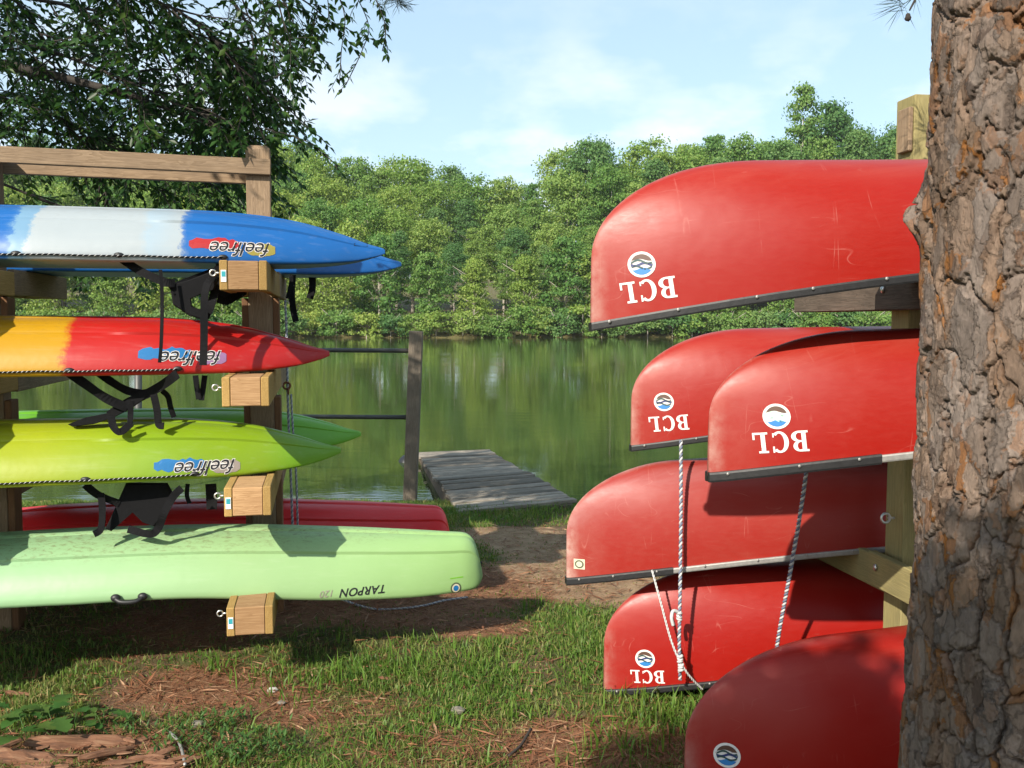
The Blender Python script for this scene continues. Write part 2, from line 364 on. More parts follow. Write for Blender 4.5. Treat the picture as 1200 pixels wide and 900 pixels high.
wv = t.new('ShaderNodeVectorMath', operation='ADD'); nc = t.new('ShaderNodeTexNoise'); nc.inputs['Scale'].default_value = 14; nc.inputs['Detail'].default_value = 7; nc.inputs['Roughness'].default_value = .68
t.l.new(v, nc.inputs['Vector']); sv = t.new('ShaderNodeVectorMath', operation='SCALE'); sv.inputs['Scale'].default_value = .085; t.l.new(nc.outputs['Color'], sv.inputs[0]); t.l.new(v, wv.inputs[0]); t.l.new(sv.outputs[0], wv.inputs[1])
mv = t.new('ShaderNodeMapping'); mv.inputs['Scale'].default_value = (1, 1, .38); t.l.new(wv.outputs[0], mv.inputs[0])
vor = t.new('ShaderNodeTexVoronoi', feature='DISTANCE_TO_EDGE'); vor.inputs['Scale'].default_value = 19; t.l.new(mv.outputs[0], vor.inputs['Vector'])
vc = t.new('ShaderNodeTexVoronoi', feature='F1'); vc.inputs['Scale'].default_value = 19; t.l.new(mv.outputs[0], vc.inputs['Vector']); vs_ = t.new('ShaderNodeSeparateColor'); t.l.new(vc.outputs['Color'], vs_.inputs[0])
edge = t.ramp(vor.outputs['Distance'], [(0, 0), (.05, 1)]); flake = t.math('ADD', edge, t.math('MULTIPLY', vs_.outputs[0], 1.1))
hs = t.new('ShaderNodeHueSaturation'); t.l.new(t.math('ADD', t.math('MULTIPLY', vs_.outputs[1], .5), .78), hs.inputs['Value']); t.l.new(t.math('ADD', t.math('MULTIPLY', vs_.outputs[2], .6), .85), hs.inputs['Saturation']); t.l.new(col, hs.inputs['Color']); t.base(hs.outputs[0])
t.normal(t.bump(flake, .75, .006, t.bump(n1, .8, .010, t.bump(n2, .9, .004)))); M['pine_bark'] = t.m
t = NT('split wood'); v = t.coords((3, 30, 30)); n = t.noise(v, 2, 5, .6, .4); t.base(t.ramp(n, [(.25, (.045,.022,.013)), (.5, (.16,.07,.034)), (.8, (.28,.175,.10))])); t.rough(.85); t.normal(t.bump(n, .6, .01)); M['chip'] = t.m

# ------------------------------------------------------------------ ground, lake
def path_mask(x, y):
    pts = [(-.15, 8.5), (.1, 7.8), (.28, 7.0), (.55, 6.4), (.95, 6.0)]
    best = 9
    for (ax, ay), (bx, by) in zip(pts, pts[1:]):
        dx, dy = bx-ax, by-ay; k = max(0, min(1, ((x-ax)*dx+(y-ay)*dy)/(dx*dx+dy*dy)))
        best = min(best, math.hypot(x-ax-k*dx, y-ay-k*dy))
    return max(0, min(1, 1.25 - best/.58))
LIT = [(-1.3, 4.5, .55, .35), (-1.9, 3.75, .7, .3), (-.25, 3.85, .5, .28), (.35, 3.9, .6, .25), (-.9, 4.25, .45, .2), (-.6, 6.2, 1.2, .6), (-2.2, 6, 2.2, .9), (-.1, 5.35, .35, .2)]
def cover(x, y):
    p = path_mask(x, y) * (1 if y < 8.5 else .4)
    l = 0
    for cx, cy, rx, ry in LIT: l = max(l, 1.25 - ((x-cx)/rx)**2*.6 - ((y-cy)/ry)**2*.6)
    l = max(0, min(1, l))
    g = .5 + .9*noise.noise((x*.9+4, y*.9, 1)) + .35*noise.noise((x*3, y*3, 5))
    if y > 8.3: g += .35
    g = max(0, min(1, g + .34 - p*1.1 - l*.55))
    return g, p, l
def axis(lo, hi, fine0, fine1, step, grow=1.22):
    a = list(np.arange(fine0, fine1+1e-6, step)); s = step; x = fine1
    while x < hi: s = min(s*grow, 22); x += s; a.append(x)
    s = step; x = fine0; b = []
    while x > lo: s = min(s*grow, 22); x -= s; b.append(x)
    return b[::-1] + a
xs = axis(-420, 420, -4.2, 4.2, .045); ys = axis(-60, 115, 2.6, 11.5, .045) ; ys = [y for y in ys if y < 112] + list(np.arange(112, 136, 1.5)) + list(np.arange(136, 420, 8))
verts = []; cov = []
for y in ys:
    for x in xs:
        verts.append((x, y, gzn(x, y)))
        if y < 13 and abs(x) < 9: g, p, l = cover(x, y)
        elif y > 110: g, p, l = .6, 0, .8
        else: g, p, l = .7, 0, .3
        cov += [g, p, l, 1]
nx = len(xs); faces = [(j*nx+i, j*nx+i+1, (j+1)*nx+i+1, (j+1)*nx+i) for j in range(len(ys)-1) for i in range(nx-1)]
me = bpy.data.meshes.new('ground'); me.from_pydata(verts, [], faces); me.update(); smooth(me)
ca = me.color_attributes.new('cover', 'FLOAT_COLOR', 'POINT'); ca.data.foreach_set('color', cov)
meta(link('ground', me, M['ground']), 'grassy bank of soil and pine straw sloping to the lake', kind='structure')
WZ = -0.35
me = bpy.data.meshes.new('lake'); me.from_pydata([(-420, 9, WZ), (420, 9, WZ), (420, 140, WZ), (-420, 140, WZ)], [], [(0, 1, 2, 3)])
meta(link('lake', me, M['water']), 'calm green lake reflecting the wooded shore', kind='structure')

# ------------------------------------------------------------------ numpy mesh from leaf arrays
def quads_mesh(name, V, per, facepat):
    """V: (n, per, 3) vertices; facepat: list of index tuples within one item"""
    n = V.shape[0]; me = bpy.data.meshes.new(name); me.vertices.add(n*per); me.vertices.foreach_set('co', V.reshape(-1).astype(np.float32))
    base = (np.arange(n)*per)[:, None]; idx = np.concatenate([base + np.array(f)[None, :] for f in facepat], axis=1).reshape(-1)
    tot = np.tile([len(f) for f in facepat], n); start = np.concatenate([[0], np.cumsum(tot)[:-1]])
    me.loops.add(len(idx)); me.loops.foreach_set('vertex_index', idx.astype(np.int32))
    me.polygons.add(len(tot)); me.polygons.foreach_set('loop_start', start.astype(np.int32)); me.polygons.foreach_set('loop_total', tot.astype(np.int32))
    me.update(calc_edges=True); me.validate(); return me
def unit(a): return a/np.maximum(np.linalg.norm(a, axis=-1, keepdims=True), 1e-9)
def leaf_mesh(name, P, D, N, ln, wd, fold=.18):
    """folded leaf: base, left, tip, right"""
    D = unit(D); S = unit(np.cross(D, N)); N = np.cross(S, D); ln = ln[:, None]; wd = wd[:, None]
    V = np.stack([P, P + D*ln*.45 - S*wd*.5 + N*wd*fold, P + D*ln, P + D*ln*.45 + S*wd*.5 + N*wd*fold], axis=1)
    return quads_mesh(name, V, 4, [(0, 2, 1), (0, 3, 2)])

# ------------------------------------------------------------------ far wood
def crown_points(nclump, per, H, rx, base, seed, shape):
    r = np.random.default_rng(seed); P = []; N = []
    for i in range(nclump):
        h = r.uniform(0, 1)**.8
        prof = {'round': math.sin(math.pi*(.12+.83*h))**.7, 'tall': (1-h**2.2)*.85+.12, 'cone': (1-h)*.95+.1, 'bush': math.sqrt(max(0, 1-h*h))+.1}[shape]
        an = r.uniform(0, 2*math.pi); rad = rx*prof*r.uniform(.15, 1.0)**.6
        c = np.array([rad*math.cos(an), rad*math.sin(an), base + (H-base)*h*.96]); cr_ = rx*r.uniform(.18, .44)
        d = unit(r.normal(size=(per, 3))); d[:, 2] = np.where(d[:, 2] < -.35, -d[:, 2]*.6, d[:, 2])
        p = c + d*cr_*np.array([1.15, 1.15, .8])*r.uniform(.35, 1.25, (per, 1)); P.append(p); N.append(unit(d + r.normal(size=(per, 3))*.55))
    return np.concatenate(P), np.concatenate(N)
def far_tree(shape, H, rx, base, seed, nclump, per, leafmat_, size):
    P, N = crown_points(nclump, per, H, rx, base, seed, shape); r = np.random.default_rng(seed+50)
    T = unit(np.cross(N, r.normal(size=N.shape))); ln = r.uniform(.7, 1.3, len(P))*size
    crown = leaf_mesh('crown', P - T*ln[:, None]*.5, T, N, ln, ln*.75, .15); crown.materials.append(leafmat_)
    mb = MB(); rr = random.Random(seed); lean = rr.uniform(-.5, .5)
    pts = [(lean*k*k*.6, lean*.3*k, H*.93*k-.5*(k == 0)) for k in (0, .15, .3, .5, .7, .9)]; mb.tube(spline(pts, 2), list(np.linspace(.012*H+.05, .04, 11)), 7)
    for _ in range(9):
        k = rr.uniform(.3, .8); an = rr.uniform(0, 6.28); L = rx*rr.uniform(.5, .9); a = Vector((lean*k*k*.6, lean*.3*k, H*.93*k))
        mb.tube([a, a+Vector((math.cos(an)*L*.5, math.sin(an)*L*.5, L*.25)), a+Vector((math.cos(an)*L, math.sin(an)*L, L*.6))], [.07, .05, .02], 5)
    me = bpy.data.meshes.new('trunk'); me.from_pydata(mb.v, [], mb.f); me.update(); smooth(me); me.materials.append(M['bark_far'])
    return crown, me
VAR3 = {'round': far_tree('round', 20.5, 4.4, 6.5, 31, 78, 100, M['leaf_f3'], .33), 'tall': far_tree('tall', 23.5, 3.0, 5.5, 32, 76, 100, M['leaf_f1'], .33), 'young': far_tree('bush', 10.5, 3.0, .3, 33, 80, 95, M['leaf_f1'], .30), 'bush': far_tree('bush', 2.8, 2.6, .0, 34, 34, 90, M['leaf_f1'], .28)}
KINDS = {
 'round': ('broadleaf_tree', 'broad round-crowned green tree in the wood across the lake', [far_tree('round', 20, 4.6, 5.0, 11, 105, 120, M['leaf_f1'], .34), far_tree('round', 21, 4.2, 4.0, 12, 105, 120, M['leaf_f2'], .34)]),
 'tall': ('tall_tree', 'tall slender green tree in the wood across the lake', [far_tree('tall', 23, 3.4, 5.5, 13, 100, 110, M['leaf_f2'], .34), far_tree('tall', 24, 3.8, 3.0, 14, 100, 110, M['leaf_f1'], .34)]),
 'young': ('young_tree', 'short yellow-green tree leaning over the far lake shore', [far_tree('cone', 11, 3.4, .8, 15, 80, 100, M['leaf_f3'], .30), far_tree('round', 10, 3.3, .6, 16, 80, 100, M['leaf_f3'], .30)]),
 'bush': ('shore_bush', 'low leafy bush at the far water edge', [far_tree('bush', 3.0, 2.4, .1, 17, 30, 90, M['leaf_f3'], .30), far_tree('bush', 2.6, 2.8, .1, 18, 30, 90, M['leaf_f2'], .30)])}
GRP = {'round': 'round trees across the lake', 'tall': 'tall trees across the lake', 'young': 'young trees on the far shore', 'bush': 'bushes on the far shore'}
nplace = [0]
def place_far(kind, x, y, top=None, rnd=random.Random(3)):
    name, label, vars_ = KINDS[kind]; crown, trunk = (vars_ + [VAR3[kind]])[rnd.randrange(3)]
    H0 = {'round': 20.5, 'tall': 23.5, 'young': 10.5, 'bush': 2.8}[kind]; z = gz(x, y)
    s = (top - z)/H0 if top else rnd.uniform(.85, 1.2); s = max(.4, s)
    e = thing(name, label, 'bush' if kind == 'bush' else 'tree', (x, y, z), rnd.uniform(0, 6.28), GRP[kind])
    sx = s if s < 1.15 else 1.15 + (s-1.15)*.5
    for nm, me in (('trunk', trunk), ('crown', crown)):
        o = bpy.data.objects.new(nm, me); COL.objects.link(o); o.parent = e; o.scale = (sx*rnd.uniform(.9, 1.1), sx*rnd.uniform(.9, 1.1), s)
    nplace[0] += 1
SKYLINE = [(-300, 150), (0, 170), (200, 165), (330, 168), (400, 185), (440, 190), (500, 200), (560, 207), (630, 205), (665, 182), (740, 170), (820, 160), (850, 150), (890, 145), (940, 118), (1000, 135), (1080, 133), (1200, 120), (1500, 110)]
def skyline(px):
    for (a, ya), (b, yb) in zip(SKYLINE, SKYLINE[1:]):
        if a <= px <= b: return ya + (yb-ya)*(px-a)/(b-a)
    return 150
rf = random.Random(21)
def row(y0, step, frac, kinds, jit, xlim=78):
    x = -xlim
    while x < xlim:
        y = y0 + rf.uniform(-jit, jit); px = 600 + x/y*F
        top = EYE.z + (376 - (376 - (376-skyline(px))*frac*rf.uniform(.84, 1.06)))/F*y
        place_far(rf.choice(kinds), x, y, top); x += step*rf.uniform(.75, 1.25)
row(184, 6.0, .96, ['round', 'round', 'tall'], 5, 122)
row(168, 5.4, 1.0, ['round', 'tall', 'round'], 5, 112)
row(153, 5.6, .88, ['round', 'tall'], 5, 104)
row(141, 5.8, .72, ['round', 'round', 'tall'], 4, 98)
row(132, 6.6, .60, ['round', 'young', 'tall', 'tall'], 2.5, 92)
x = -74
while x < 76:
    place_far('young', x, 124.8 + 3*math.sin(x*.05) + 1.5*math.sin(x*.23) + rf.uniform(-.6, 1.5)); x += rf.uniform(3.6, 7.5)
x = -74
while x < 76:
    place_far('bush', x, 121.9 + 3*math.sin(x*.05) + 1.5*math.sin(x*.23) + rf.uniform(-.5, 1.2)); x += rf.uniform(1.8, 3.4)

# ------------------------------------------------------------------ kayaks and their rack
P0 = Vector((-1.518, 5.70, 0)); U1 = Vector((.98, .199, 0)).normalized(); V1 = Vector((U1.y, -U1.x, 0)); RZ1 = math.atan2(U1.y, U1.x)
def rk(u, v, z): return P0 + U1*u + V1*v + Vector((0, 0, z))
def on_rack(px, py, v): return on_plane(px, py, P0 + V1*v, V1)
def rack_u(px, v, py=400): return (on_rack(px, py, v) - P0).dot(U1)
ARMZ = [2.083, 1.535, 1.01, .43]; LPOST = -1.50

rack = thing('kayak_rack', 'wooden kayak rack of posts, top rail and sandwiched arms', 'rack', rk(0, 0, 0), RZ1)
for k, u in enumerate((0, LPOST)):
    zt = 2.84 if k == 0 else 2.80
    po = board('post', rk(u, 0, -.25), rk(u, 0, zt), .14, .14, M['wood_weather'], rack, side=U1, chamfer=.022)
    for s in (-1, 1):
        c = rk(u+s*.0895, 0, 0)
        for lo_, hi_ in ((-.2, .275), (.435, .845), (1.015, 1.345), (1.54, 1.935)): board('post_board', c+Vector((0,0,lo_)), c+Vector((0,0,hi_)), .037, .136, M['wood_red'], rack, side=U1)
board('top_rail', rk(LPOST-.25, .0905, 2.735), rk(.075, .0905, 2.705), .092, .038, M['wood_weather'], rack, side=(0, 0, 1))
board('top_rail', rk(LPOST-.25, -.0905, 2.70), rk(-.075, -.0905, 2.675), .092, .038, M['wood_weather'], rack, side=(0, 0, 1))
def arm(u, z, v0, v1, fresh=True, h=.14):
    wn_ = M['wood_new'] if fresh else M['wood_weather']; s = 1 if v1 > v0 else -1
    a = board('arm', rk(u-.0695, v1-.17*s, z-h/2), rk(u+.0695, v1-.17*s, z-h/2), .34, h-.004, wn_, rack, side=V1)
    for q in (-1, 1):
        b = board('arm_board', rk(u+q*.0895, v0, z-h/2), rk(u+q*.0895, v1+.002*s, z-h/2), .038, h, M['wood_yellow'] if fresh else M['wood_weather'], rack, side=U1)
    m = MB(); c = rk(u-.108, v1-.10*s, z-.055); m.tube([c, c-U1*.03], .005, 6); m.torus(c-U1*.040, V1, .014, .0042)
    sub(m.build('eye_bolt', M['steel']), a)
    if fresh and abs(z-ARMZ[1]) > .01:
        m = MB(); c0 = rk(u-.0895, v1+.0045*s, z-h*.72); m.ribbon([c0, c0+Vector((0,0,.055))], U1, .024, .002); sub(m.build('lumber_tag', M['tag'], sm=False), a)
        m = MB(); c0 = rk(u-.0895, v1+.0062*s, z-h*.55); m.ribbon([c0, c0+Vector((0,0,.025))], U1, .018, .0012); sub(m.build('tag_print', M['tag_teal'], sm=False), a)
    return a
REARZ = [2.10, 1.535, .93, .31]
for z in ARMZ:
    for u in (0, LPOST): arm(u, z, -.07, 1.30)
for z in REARZ:
    for u in (0, LPOST): arm(u, z, -.0725, -1.22, False, .15)

SECT = [(0, 1.0), (.10, .996), (.17, .985), (.20, .955), (.25, .958), (.46, .895), (.64, .80), (.705, .735), (.70, .685), (.84, .52), (.94, .33), (.992, .15), (1.0, .07), (.985, .015), (.90, 0), (.55, .012), (0, .012)]
def interp(tab, e):
    if e <= tab[0][0]: return tab[0][1]
    for (a, va), (b, vb) in zip(tab, tab[1:]):
        if e <= b:
            k = (e-a)/(b-a); return va + (vb-va)*k
    return tab[-1][1]
def sm_tab(tab):
    pts = spline([(a, b, 0) for a, b in tab], 8); return [(p.x, p.y) for p in pts]
FEEL = dict(top=sm_tab([(0, .100), (.02, .110), (.10, .132), (.23, .178), (.46, .240), (.72, .274), (1.05, .288), (1.9, .293)]),
            bot=sm_tab([(0, .078), (.06, .056), (.2, .024), (.45, .004), (.8, 0), (1.9, 0)]),
            wid=sm_tab([(0, .012), (.05, .035), (.15, .082), (.3, .15), (.6, .25), (1.0, .335), (1.9, .385)]))
TARP = dict(top=sm_tab([(0, -.01), (.014, .06), (.032, .125), (.06, .168), (.10, .188), (.2, .198), (.45, .222), (.8, .250), (1.4, .285), (2.2, .297)]),
            bot=sm_tab([(0, -.055), (.015, -.08), (.05, -.105), (.12, -.108), (.4, -.105), (.8, -.078), (1.2, -.035), (1.6, 0), (2.2, 0)]),
            wid=sm_tab([(0, .055), (.02, .085), (.06, .118), (.15, .155), (.4, .22), (.8, .285), (1.5, .36), (2.2, .375)]))
def kayak(name, label, prof, L, nose_u, v, z, mat, groove=None, group=None):
    cu = nose_u - L/2; loc = rk(cu, v, z)
    root = thing(name, label, 'kayak', loc, RZ1, group)
    es = [L/2*(k/46)**1.7 for k in range(47)]; xs_ = [-L/2+e for e in es] + [L/2-e for e in es[:-1][::-1]]
    vs_ = []; ns = len(SECT)
    for x in xs_:
        e = L/2 - abs(x); zt = interp(prof['top'], e); zb = interp(prof['bot'], e); w = interp(prof['wid'], e)
        ring = []
        for i, (a, h) in enumerate(SECT):
            yy = a*w; zz = zb + (zt-zb)*h
            if groove and i in (6, 7):
                gfac = max(0, min(1, (groove[1]-x)/.12)) * max(0, min(1, (x-groove[0])/.12)); yy -= .016*gfac*(1 if i == 7 else .4); zz -= .004*gfac
            ring.append((yy, zz))
        for yy, zz in ring: vs_.append((x, -yy, zz))
        for yy, zz in ring[1:-1][::-1]: vs_.append((x, yy, zz))
    n = 2*ns-2; m = len(xs_)
    fs_ = [(i*n+k, (i+1)*n+k, (i+1)*n+(k+1) % n, i*n+(k+1) % n) for i in range(m-1) for k in range(n)]
    fs_ += [tuple(range(n)), tuple((m-1)*n+k for k in range(n-1, -1, -1))]
    me = bpy.data.meshes.new('hull'); me.from_pydata(vs_, [], fs_); me.update(); smooth(me)
    sharp = {3, 5, 6, 11, n-3, n-5, n-6, n-11}
    for e_ in me.edges:
        a, b = e_.vertices
        if abs(a-b) == n and (a % n) in (3, 7, 8, n-3, n-7, n-8): e_.use_edge_sharp = True
    hull = link('hull', me, mat, root, True)
    bvh = BVHTree.FromPolygons([Vector(p) for p in vs_], fs_)
    PMx = PM[root.name]
    return root, bvh, PMx, cu
def cast_local(bvh, x, z):
    h = bvh.ray_cast(Vector((x, -3, z)), Vector((0, 1, 0))); return h[0], h[1]
def px_local(bvh, Mx, px, py):
    Mi = Mx.inverted(); o = Mi @ EYE
    for k in range(40):
        h = bvh.ray_cast(o, (Mi.to_3x3() @ ray(px, py-k)).normalized())
        if h[0] is not None: return h[0]
def decal(name, polys, bvh, cx, cz, ang, off, mat, parent):
    """polys: (verts2d, faces). flat print laid on the near side of a hull"""
    ca_, sa_ = math.cos(ang), math.sin(ang); vs_ = []
    V2, F2 = polys; ok = True
    for a, b in V2:
        x = cx + a*ca_ - b*sa_; z = cz + a*sa_ + b*ca_; p, nn = cast_local(bvh, x, z)
        if p is None: p = Vector((x, vs_[-1][1] if vs_ else -.3, z)); nn = Vector((0, -1, 0))
        if nn.y > 0: nn = -nn
        vs_.append(tuple(p + nn*off))
    me = bpy.data.meshes.new(name); me.from_pydata(vs_, [], F2); me.update()
    return link(name, me, mat, parent, True)
def text2d(s, size, shear=0, offset=0, bold=0, space=1):
    cu_ = bpy.data.curves.new('t', 'FONT'); cu_.body = s; cu_.size = size; cu_.shear = shear; cu_.offset = offset; cu_.resolution_u = 3; cu_.align_x = 'CENTER'; cu_.align_y = 'CENTER'; cu_.space_character = space
    ob = bpy.data.objects.new('t', cu_); COL.objects.link(ob); dg = bpy.context.evaluated_depsgraph_get(); dg.update()
    me = ob.evaluated_get(dg).to_mesh(); V2 = [(v.co.x, v.co.y) for v in me.vertices]; F2 = [tuple(p.vertices) for p in me.polygons]
    ob.evaluated_get(dg).to_mesh_clear(); bpy.data.objects.remove(ob); bpy.data.curves.remove(cu_); return V2, F2
def splash2d(w, h, seed, jag=.25):
    r = random.Random(seed); V2 = []; NX = 14; NY = 6
    for i in range(NX+1):
        k = i/NX; e = h/2*(1 - .45*abs(2*k-1)**4); lo = -e*r.uniform(1-jag, 1); hi = e*r.uniform(1-jag, 1); xj = r.uniform(-1, 1)*w*.015
        for q in range(NY+1): V2.append((-w/2+w*k+xj, lo+(hi-lo)*q/NY))
    return V2, [(i*(NY+1)+q, (i+1)*(NY+1)+q, (i+1)*(NY+1)+q+1, i*(NY+1)+q+1) for i in range(NX) for q in range(NY)]
def feel_logo(k, px, py, c1, c2, seed):
    root, bvh, Mx, cu = k; c = px_local(bvh, Mx, px, py); cx, cz = c.x, c.z
    s = decal('logo', splash2d(.23, .070, seed, .45), bvh, cx-.095, cz+.020, math.pi, .0012, c1, root)
    s2 = decal('logo_block', splash2d(.13, .066, seed+1, .15), bvh, cx+.125, cz-.004, math.pi, .0016, c2, root)
    a = decal('lettering_outline', text2d('feelfree', .098, .35, .0032, space=.95), bvh, cx+.03, cz, math.pi, .0022, M['white'], root)
    b = decal('lettering', text2d('feelfree', .098, .35, .0004, space=.95), bvh, cx+.03, cz, math.pi, .003, M['ink'], root)
    b['label'] = 'black feelfree lettering, upside down'
def bungee(k, px0, px1, eyes):
    root, bvh, Mx, cu = k; mb = MB(); x0 = rack_u(px0, 1.1)-cu; x1 = rack_u(px1, 1.1)-cu; pts = []
    N = 40
    for i in range(N+1):
        x = x0+(x1-x0)*i/N; p, nn = cast_local(bvh, x, .028); pts.append(p + Vector((0, -.007, -.003*math.sin(math.pi*((i*3/N) % 1)))))
    mb.tube(pts, .0042, 6); o = mb.build('bungee_cord', M['black'], root, True)
    w = MB(); pts2 = spline(pts, 8); hel = []
    for i, p in enumerate(pts2): an = i*.9; hel.append(p + Vector((0, -math.cos(an)*.0030, math.sin(an)*.0030)))
    w.tube(hel, .0022, 4); w.build('cord_fleck', M['rope_w'], o, True)
    for e in eyes:
        x = rack_u(e, 1.1)-cu; p, nn = cast_local(bvh, x, .03); m = MB(); m.sphere(p, .016, 8, 6, (1.5, .6, .8)); m.build('pad_eye', M['black_vinyl'], root, True)

W_ = (.31,.35,.37); BL = (.008,.10,.33); PB = (.14,.26,.38)
ub = rack_u(452, .75); cb = ub - 1.7
xw0, xw1 = rack_u(32, 1.0)-cb, rack_u(222, 1.0)-cb
M['k_blue'] = kayak_mat('blue and white hull', [(xw0-.05, BL), (xw0-.035, PB), (xw0+.05, PB), (xw0+.065, W_), (xw1-.20, W_), (xw1-.17, (.28,.36,.42)), (xw1-.02, W_), (xw1, BL)], .34, .08, .06)
M['k_blue2'] = kayak_mat('plain blue hull', [(-2, BL), (2, BL)], .33, .05)
ur = rack_u(386, .75); xr = rack_u(78, 1.0)-(ur-1.7)
RD = (.37,.010,.008); YE = (.41,.22,.006)
M['k_red'] = kayak_mat('yellow and red hull', [(xr-.012, YE), (xr+.012, RD)], .34, .2, .06)
LI = (.175,.285,.009); LY = (.26,.31,.009); GR = (.08,.30,.012)
ul = rack_u(398, .75); xl = rack_u(120, 1.0)-(ul-1.7)
M['k_lime'] = kayak_mat('lime hull', [(xl-.3, LY), (xl+.2, LI), (1.3, LI), (1.5, (.13,.29,.011))], .34, .12, .06)
M['k_green'] = kayak_mat('green hull', [(-2, (.10,.32,.02)), (.8, (.12,.36,.02)), (1.35, (.15,.42,.02))], .34, .08)
M['k_tarp'] = kayak_mat('pale green hull', [(-1.9, (.12,.33,.10)), (-1.2, (.17,.36,.18)), (-.3, (.23,.39,.20)), (.8, (.255,.40,.18)), (1.9, (.25,.41,.15))], .40, .6, .08)
M['k_dred'] = kayak_mat('crimson hull', [(-2, (.60,.012,.015)), (2, (.70,.014,.018))], .36, .1)

K1 = kayak('kayak', 'blue kayak with a white middle, upside down on the top arms', FEEL, 3.4, ub, .75, ARMZ[0], M['k_blue'], (xw0-.5, xw1-.1))
K2 = kayak('kayak', 'red kayak with a yellow half, upside down on the second arms', FEEL, 3.4, ur, .75, ARMZ[1], M['k_red'], (xr-.6, xr+.28))
K3 = kayak('kayak', 'lime green kayak upside down on the third arms, lettering near its tip', FEEL, 3.4, ul, .75, ARMZ[2], M['k_lime'], (-2, xl+.05))
K4 = kayak('kayak', 'long pale green kayak with mud streaks on the lowest arms', TARP, 4.1, rack_u(563, .75), .75, ARMZ[3], M['k_tarp'])
K5 = kayak('kayak', 'plain blue kayak on the rear arms behind the blue and white one', FEEL, 3.4, rack_u(471, -.65), -.65, REARZ[0], M['k_blue2'])
K6 = kayak('kayak', 'darker green kayak on the rear arms behind the lime one', FEEL, 3.4, rack_u(422, -.65), -.65, REARZ[2], M['k_green'])
K7 = kayak('kayak', 'crimson blunt-ended kayak on the rear arms behind the pale green one', TARP, 4.0, rack_u(526, -.65), -.65, .31, M['k_dred'])
feel_logo(K1, 275, 291, M['p_red'], M['p_yel'], 1); feel_logo(K2, 217, 419, M['p_blue'], M['p_lil'], 2); feel_logo(K3, 234, 548, M['p_blue'], M['p_grey'], 3)
bungee(K1, -40, 262, [24, 142, 262]); bungee(K2, -40, 205, [80, 205]); bungee(K3, -40, 222, [95, 222])
def slot(k, px, py, w, h, mat=None):
    root, bvh, Mx, cu = k; c = px_local(bvh, Mx, px, py)
    decal('drain_slot', ([(-w/2, -h/2), (w/2, -h/2), (w/2, h/2), (-w/2, h/2)], [(0, 1, 2, 3)]), bvh, c.x, c.z, 0, .0015, mat or M['ink'], root)
slot(K1, 423, 287, .075, .014)
# lettering, badge and side handle on the pale green kayak
root, bvh, Mx, cu = K4; c = px_local(bvh, Mx, 416, 693)
o = decal('lettering', text2d('TARPON', .058, .3, .001, space=1.05), bvh, c.x+.045, c.z, math.pi, .0025, M['ink'], root); o['label'] = 'black TARPON lettering, upside down'
decal('model_number', text2d('120', .048, .3, .0, space=1.0), bvh, c.x-.14, c.z+.003, math.pi, .0025, M['p_grey'], root)
def disc2d(r, n=24, sq=1): return [(0, 0)] + [(r*math.cos(6.28318*i/n), r*math.sin(6.28318*i/n)*sq) for i in range(n)], [(0, 1+i, 1+(i+1) % n) for i in range(n)]
c = px_local(bvh, Mx, 534, 689)
decal('badge', disc2d(.030), bvh, c.x, c.z, 0, .0022, M['olive'], root); decal('badge_ring', disc2d(.022), bvh, c.x, c.z, 0, .0032, M['cream'], root); decal('badge_centre', disc2d(.015), bvh, c.x, c.z, 0, .0042, M['p_blue'], root)
slot(K4, 535, 677, .075, .006, M['k_green'])
c = px_local(bvh, Mx, 152, 700); mb = MB()
for s in (-1, 1): mb.sphere((c.x+s*.062, c.y-.012, c.z+.004), .024, 10, 7, (1, .7, .8))
mb.tube(spline([(c.x-.06, c.y-.02, c.z), (c.x-.03, c.y-.035, c.z-.012), (c.x+.03, c.y-.035, c.z-.012), (c.x+.06, c.y-.02, c.z)], 6), .012, 8); mb.build('side_handle', M['black_vinyl'], root, True)
mb = MB(); e = 2.05; mb.tube(spline([(e-.10, -.04, .012), (e-.04, -.045, -.012), (e-.005, -.02, .02)], 6), .012, 8); mb.build('end_handle', M['black_vinyl'], root, True)

def strap_mesh(pts, w):
    ps = spline([on_rack(p[0], p[1], p[2]) for p in pts], 6); mb = MB(); m = len(ps); vs_ = []
    for i, p in enumerate(ps):
        t_ = (ps[min(i+1, m-1)]-ps[max(i-1, 0)]).normalized(); nn = (V1 + Vector((.25*math.sin(i*.5), 0, .2*math.cos(i*.4)))).normalized(); sd = t_.cross(nn).normalized(); nn = sd.cross(t_)
        for a, b in ((-1, -1), (1, -1), (1, 1), (-1, 1)): vs_.append(p + sd*a*w/2 + nn*b*.002)
    mb.add(vs_, [(i*4+k, i*4+(k+1) % 4, (i+1)*4+(k+1) % 4, (i+1)*4+k) for i in range(m-1) for k in range(4)] + [(3, 2, 1, 0), tuple((m-1)*4+k for k in range(4))]); return mb
def pad_mesh(out, v, th=.035):
    ps = [on_rack(x, y, v) for x, y in out]; c = sum(ps, Vector())/len(ps); n = len(ps); mb = MB(); vs_ = []
    for sgn in (1, -1):
        for k, sc_ in ((0, 1.0), (1, .93)):
            for p in ps: vs_.append(c + (p-c)*sc_ + V1*sgn*(th/2 if k else th*.28))
    ff = [tuple(range(n, 2*n)), tuple(range(4*n-1, 3*n-1, -1))]
    for i in range(n):
        j = (i+1) % n; ff += [(i, j, n+j, n+i), (2*n+j, 2*n+i, 3*n+i, 3*n+j), (j, i, 2*n+i, 2*n+j)]
    mb.add(vs_, ff); return mb
def seat(k, name, straps, pads):
    root = k[0]
    for pts, v, w in straps: o = strap_mesh(pts, w*1.35).build('seat_strap', M['black'], None, sm=False); setp(o, root)
    for out, v in pads: o = pad_mesh(out, v).build(name, M['black'], None, sm=False); setp(o, root)
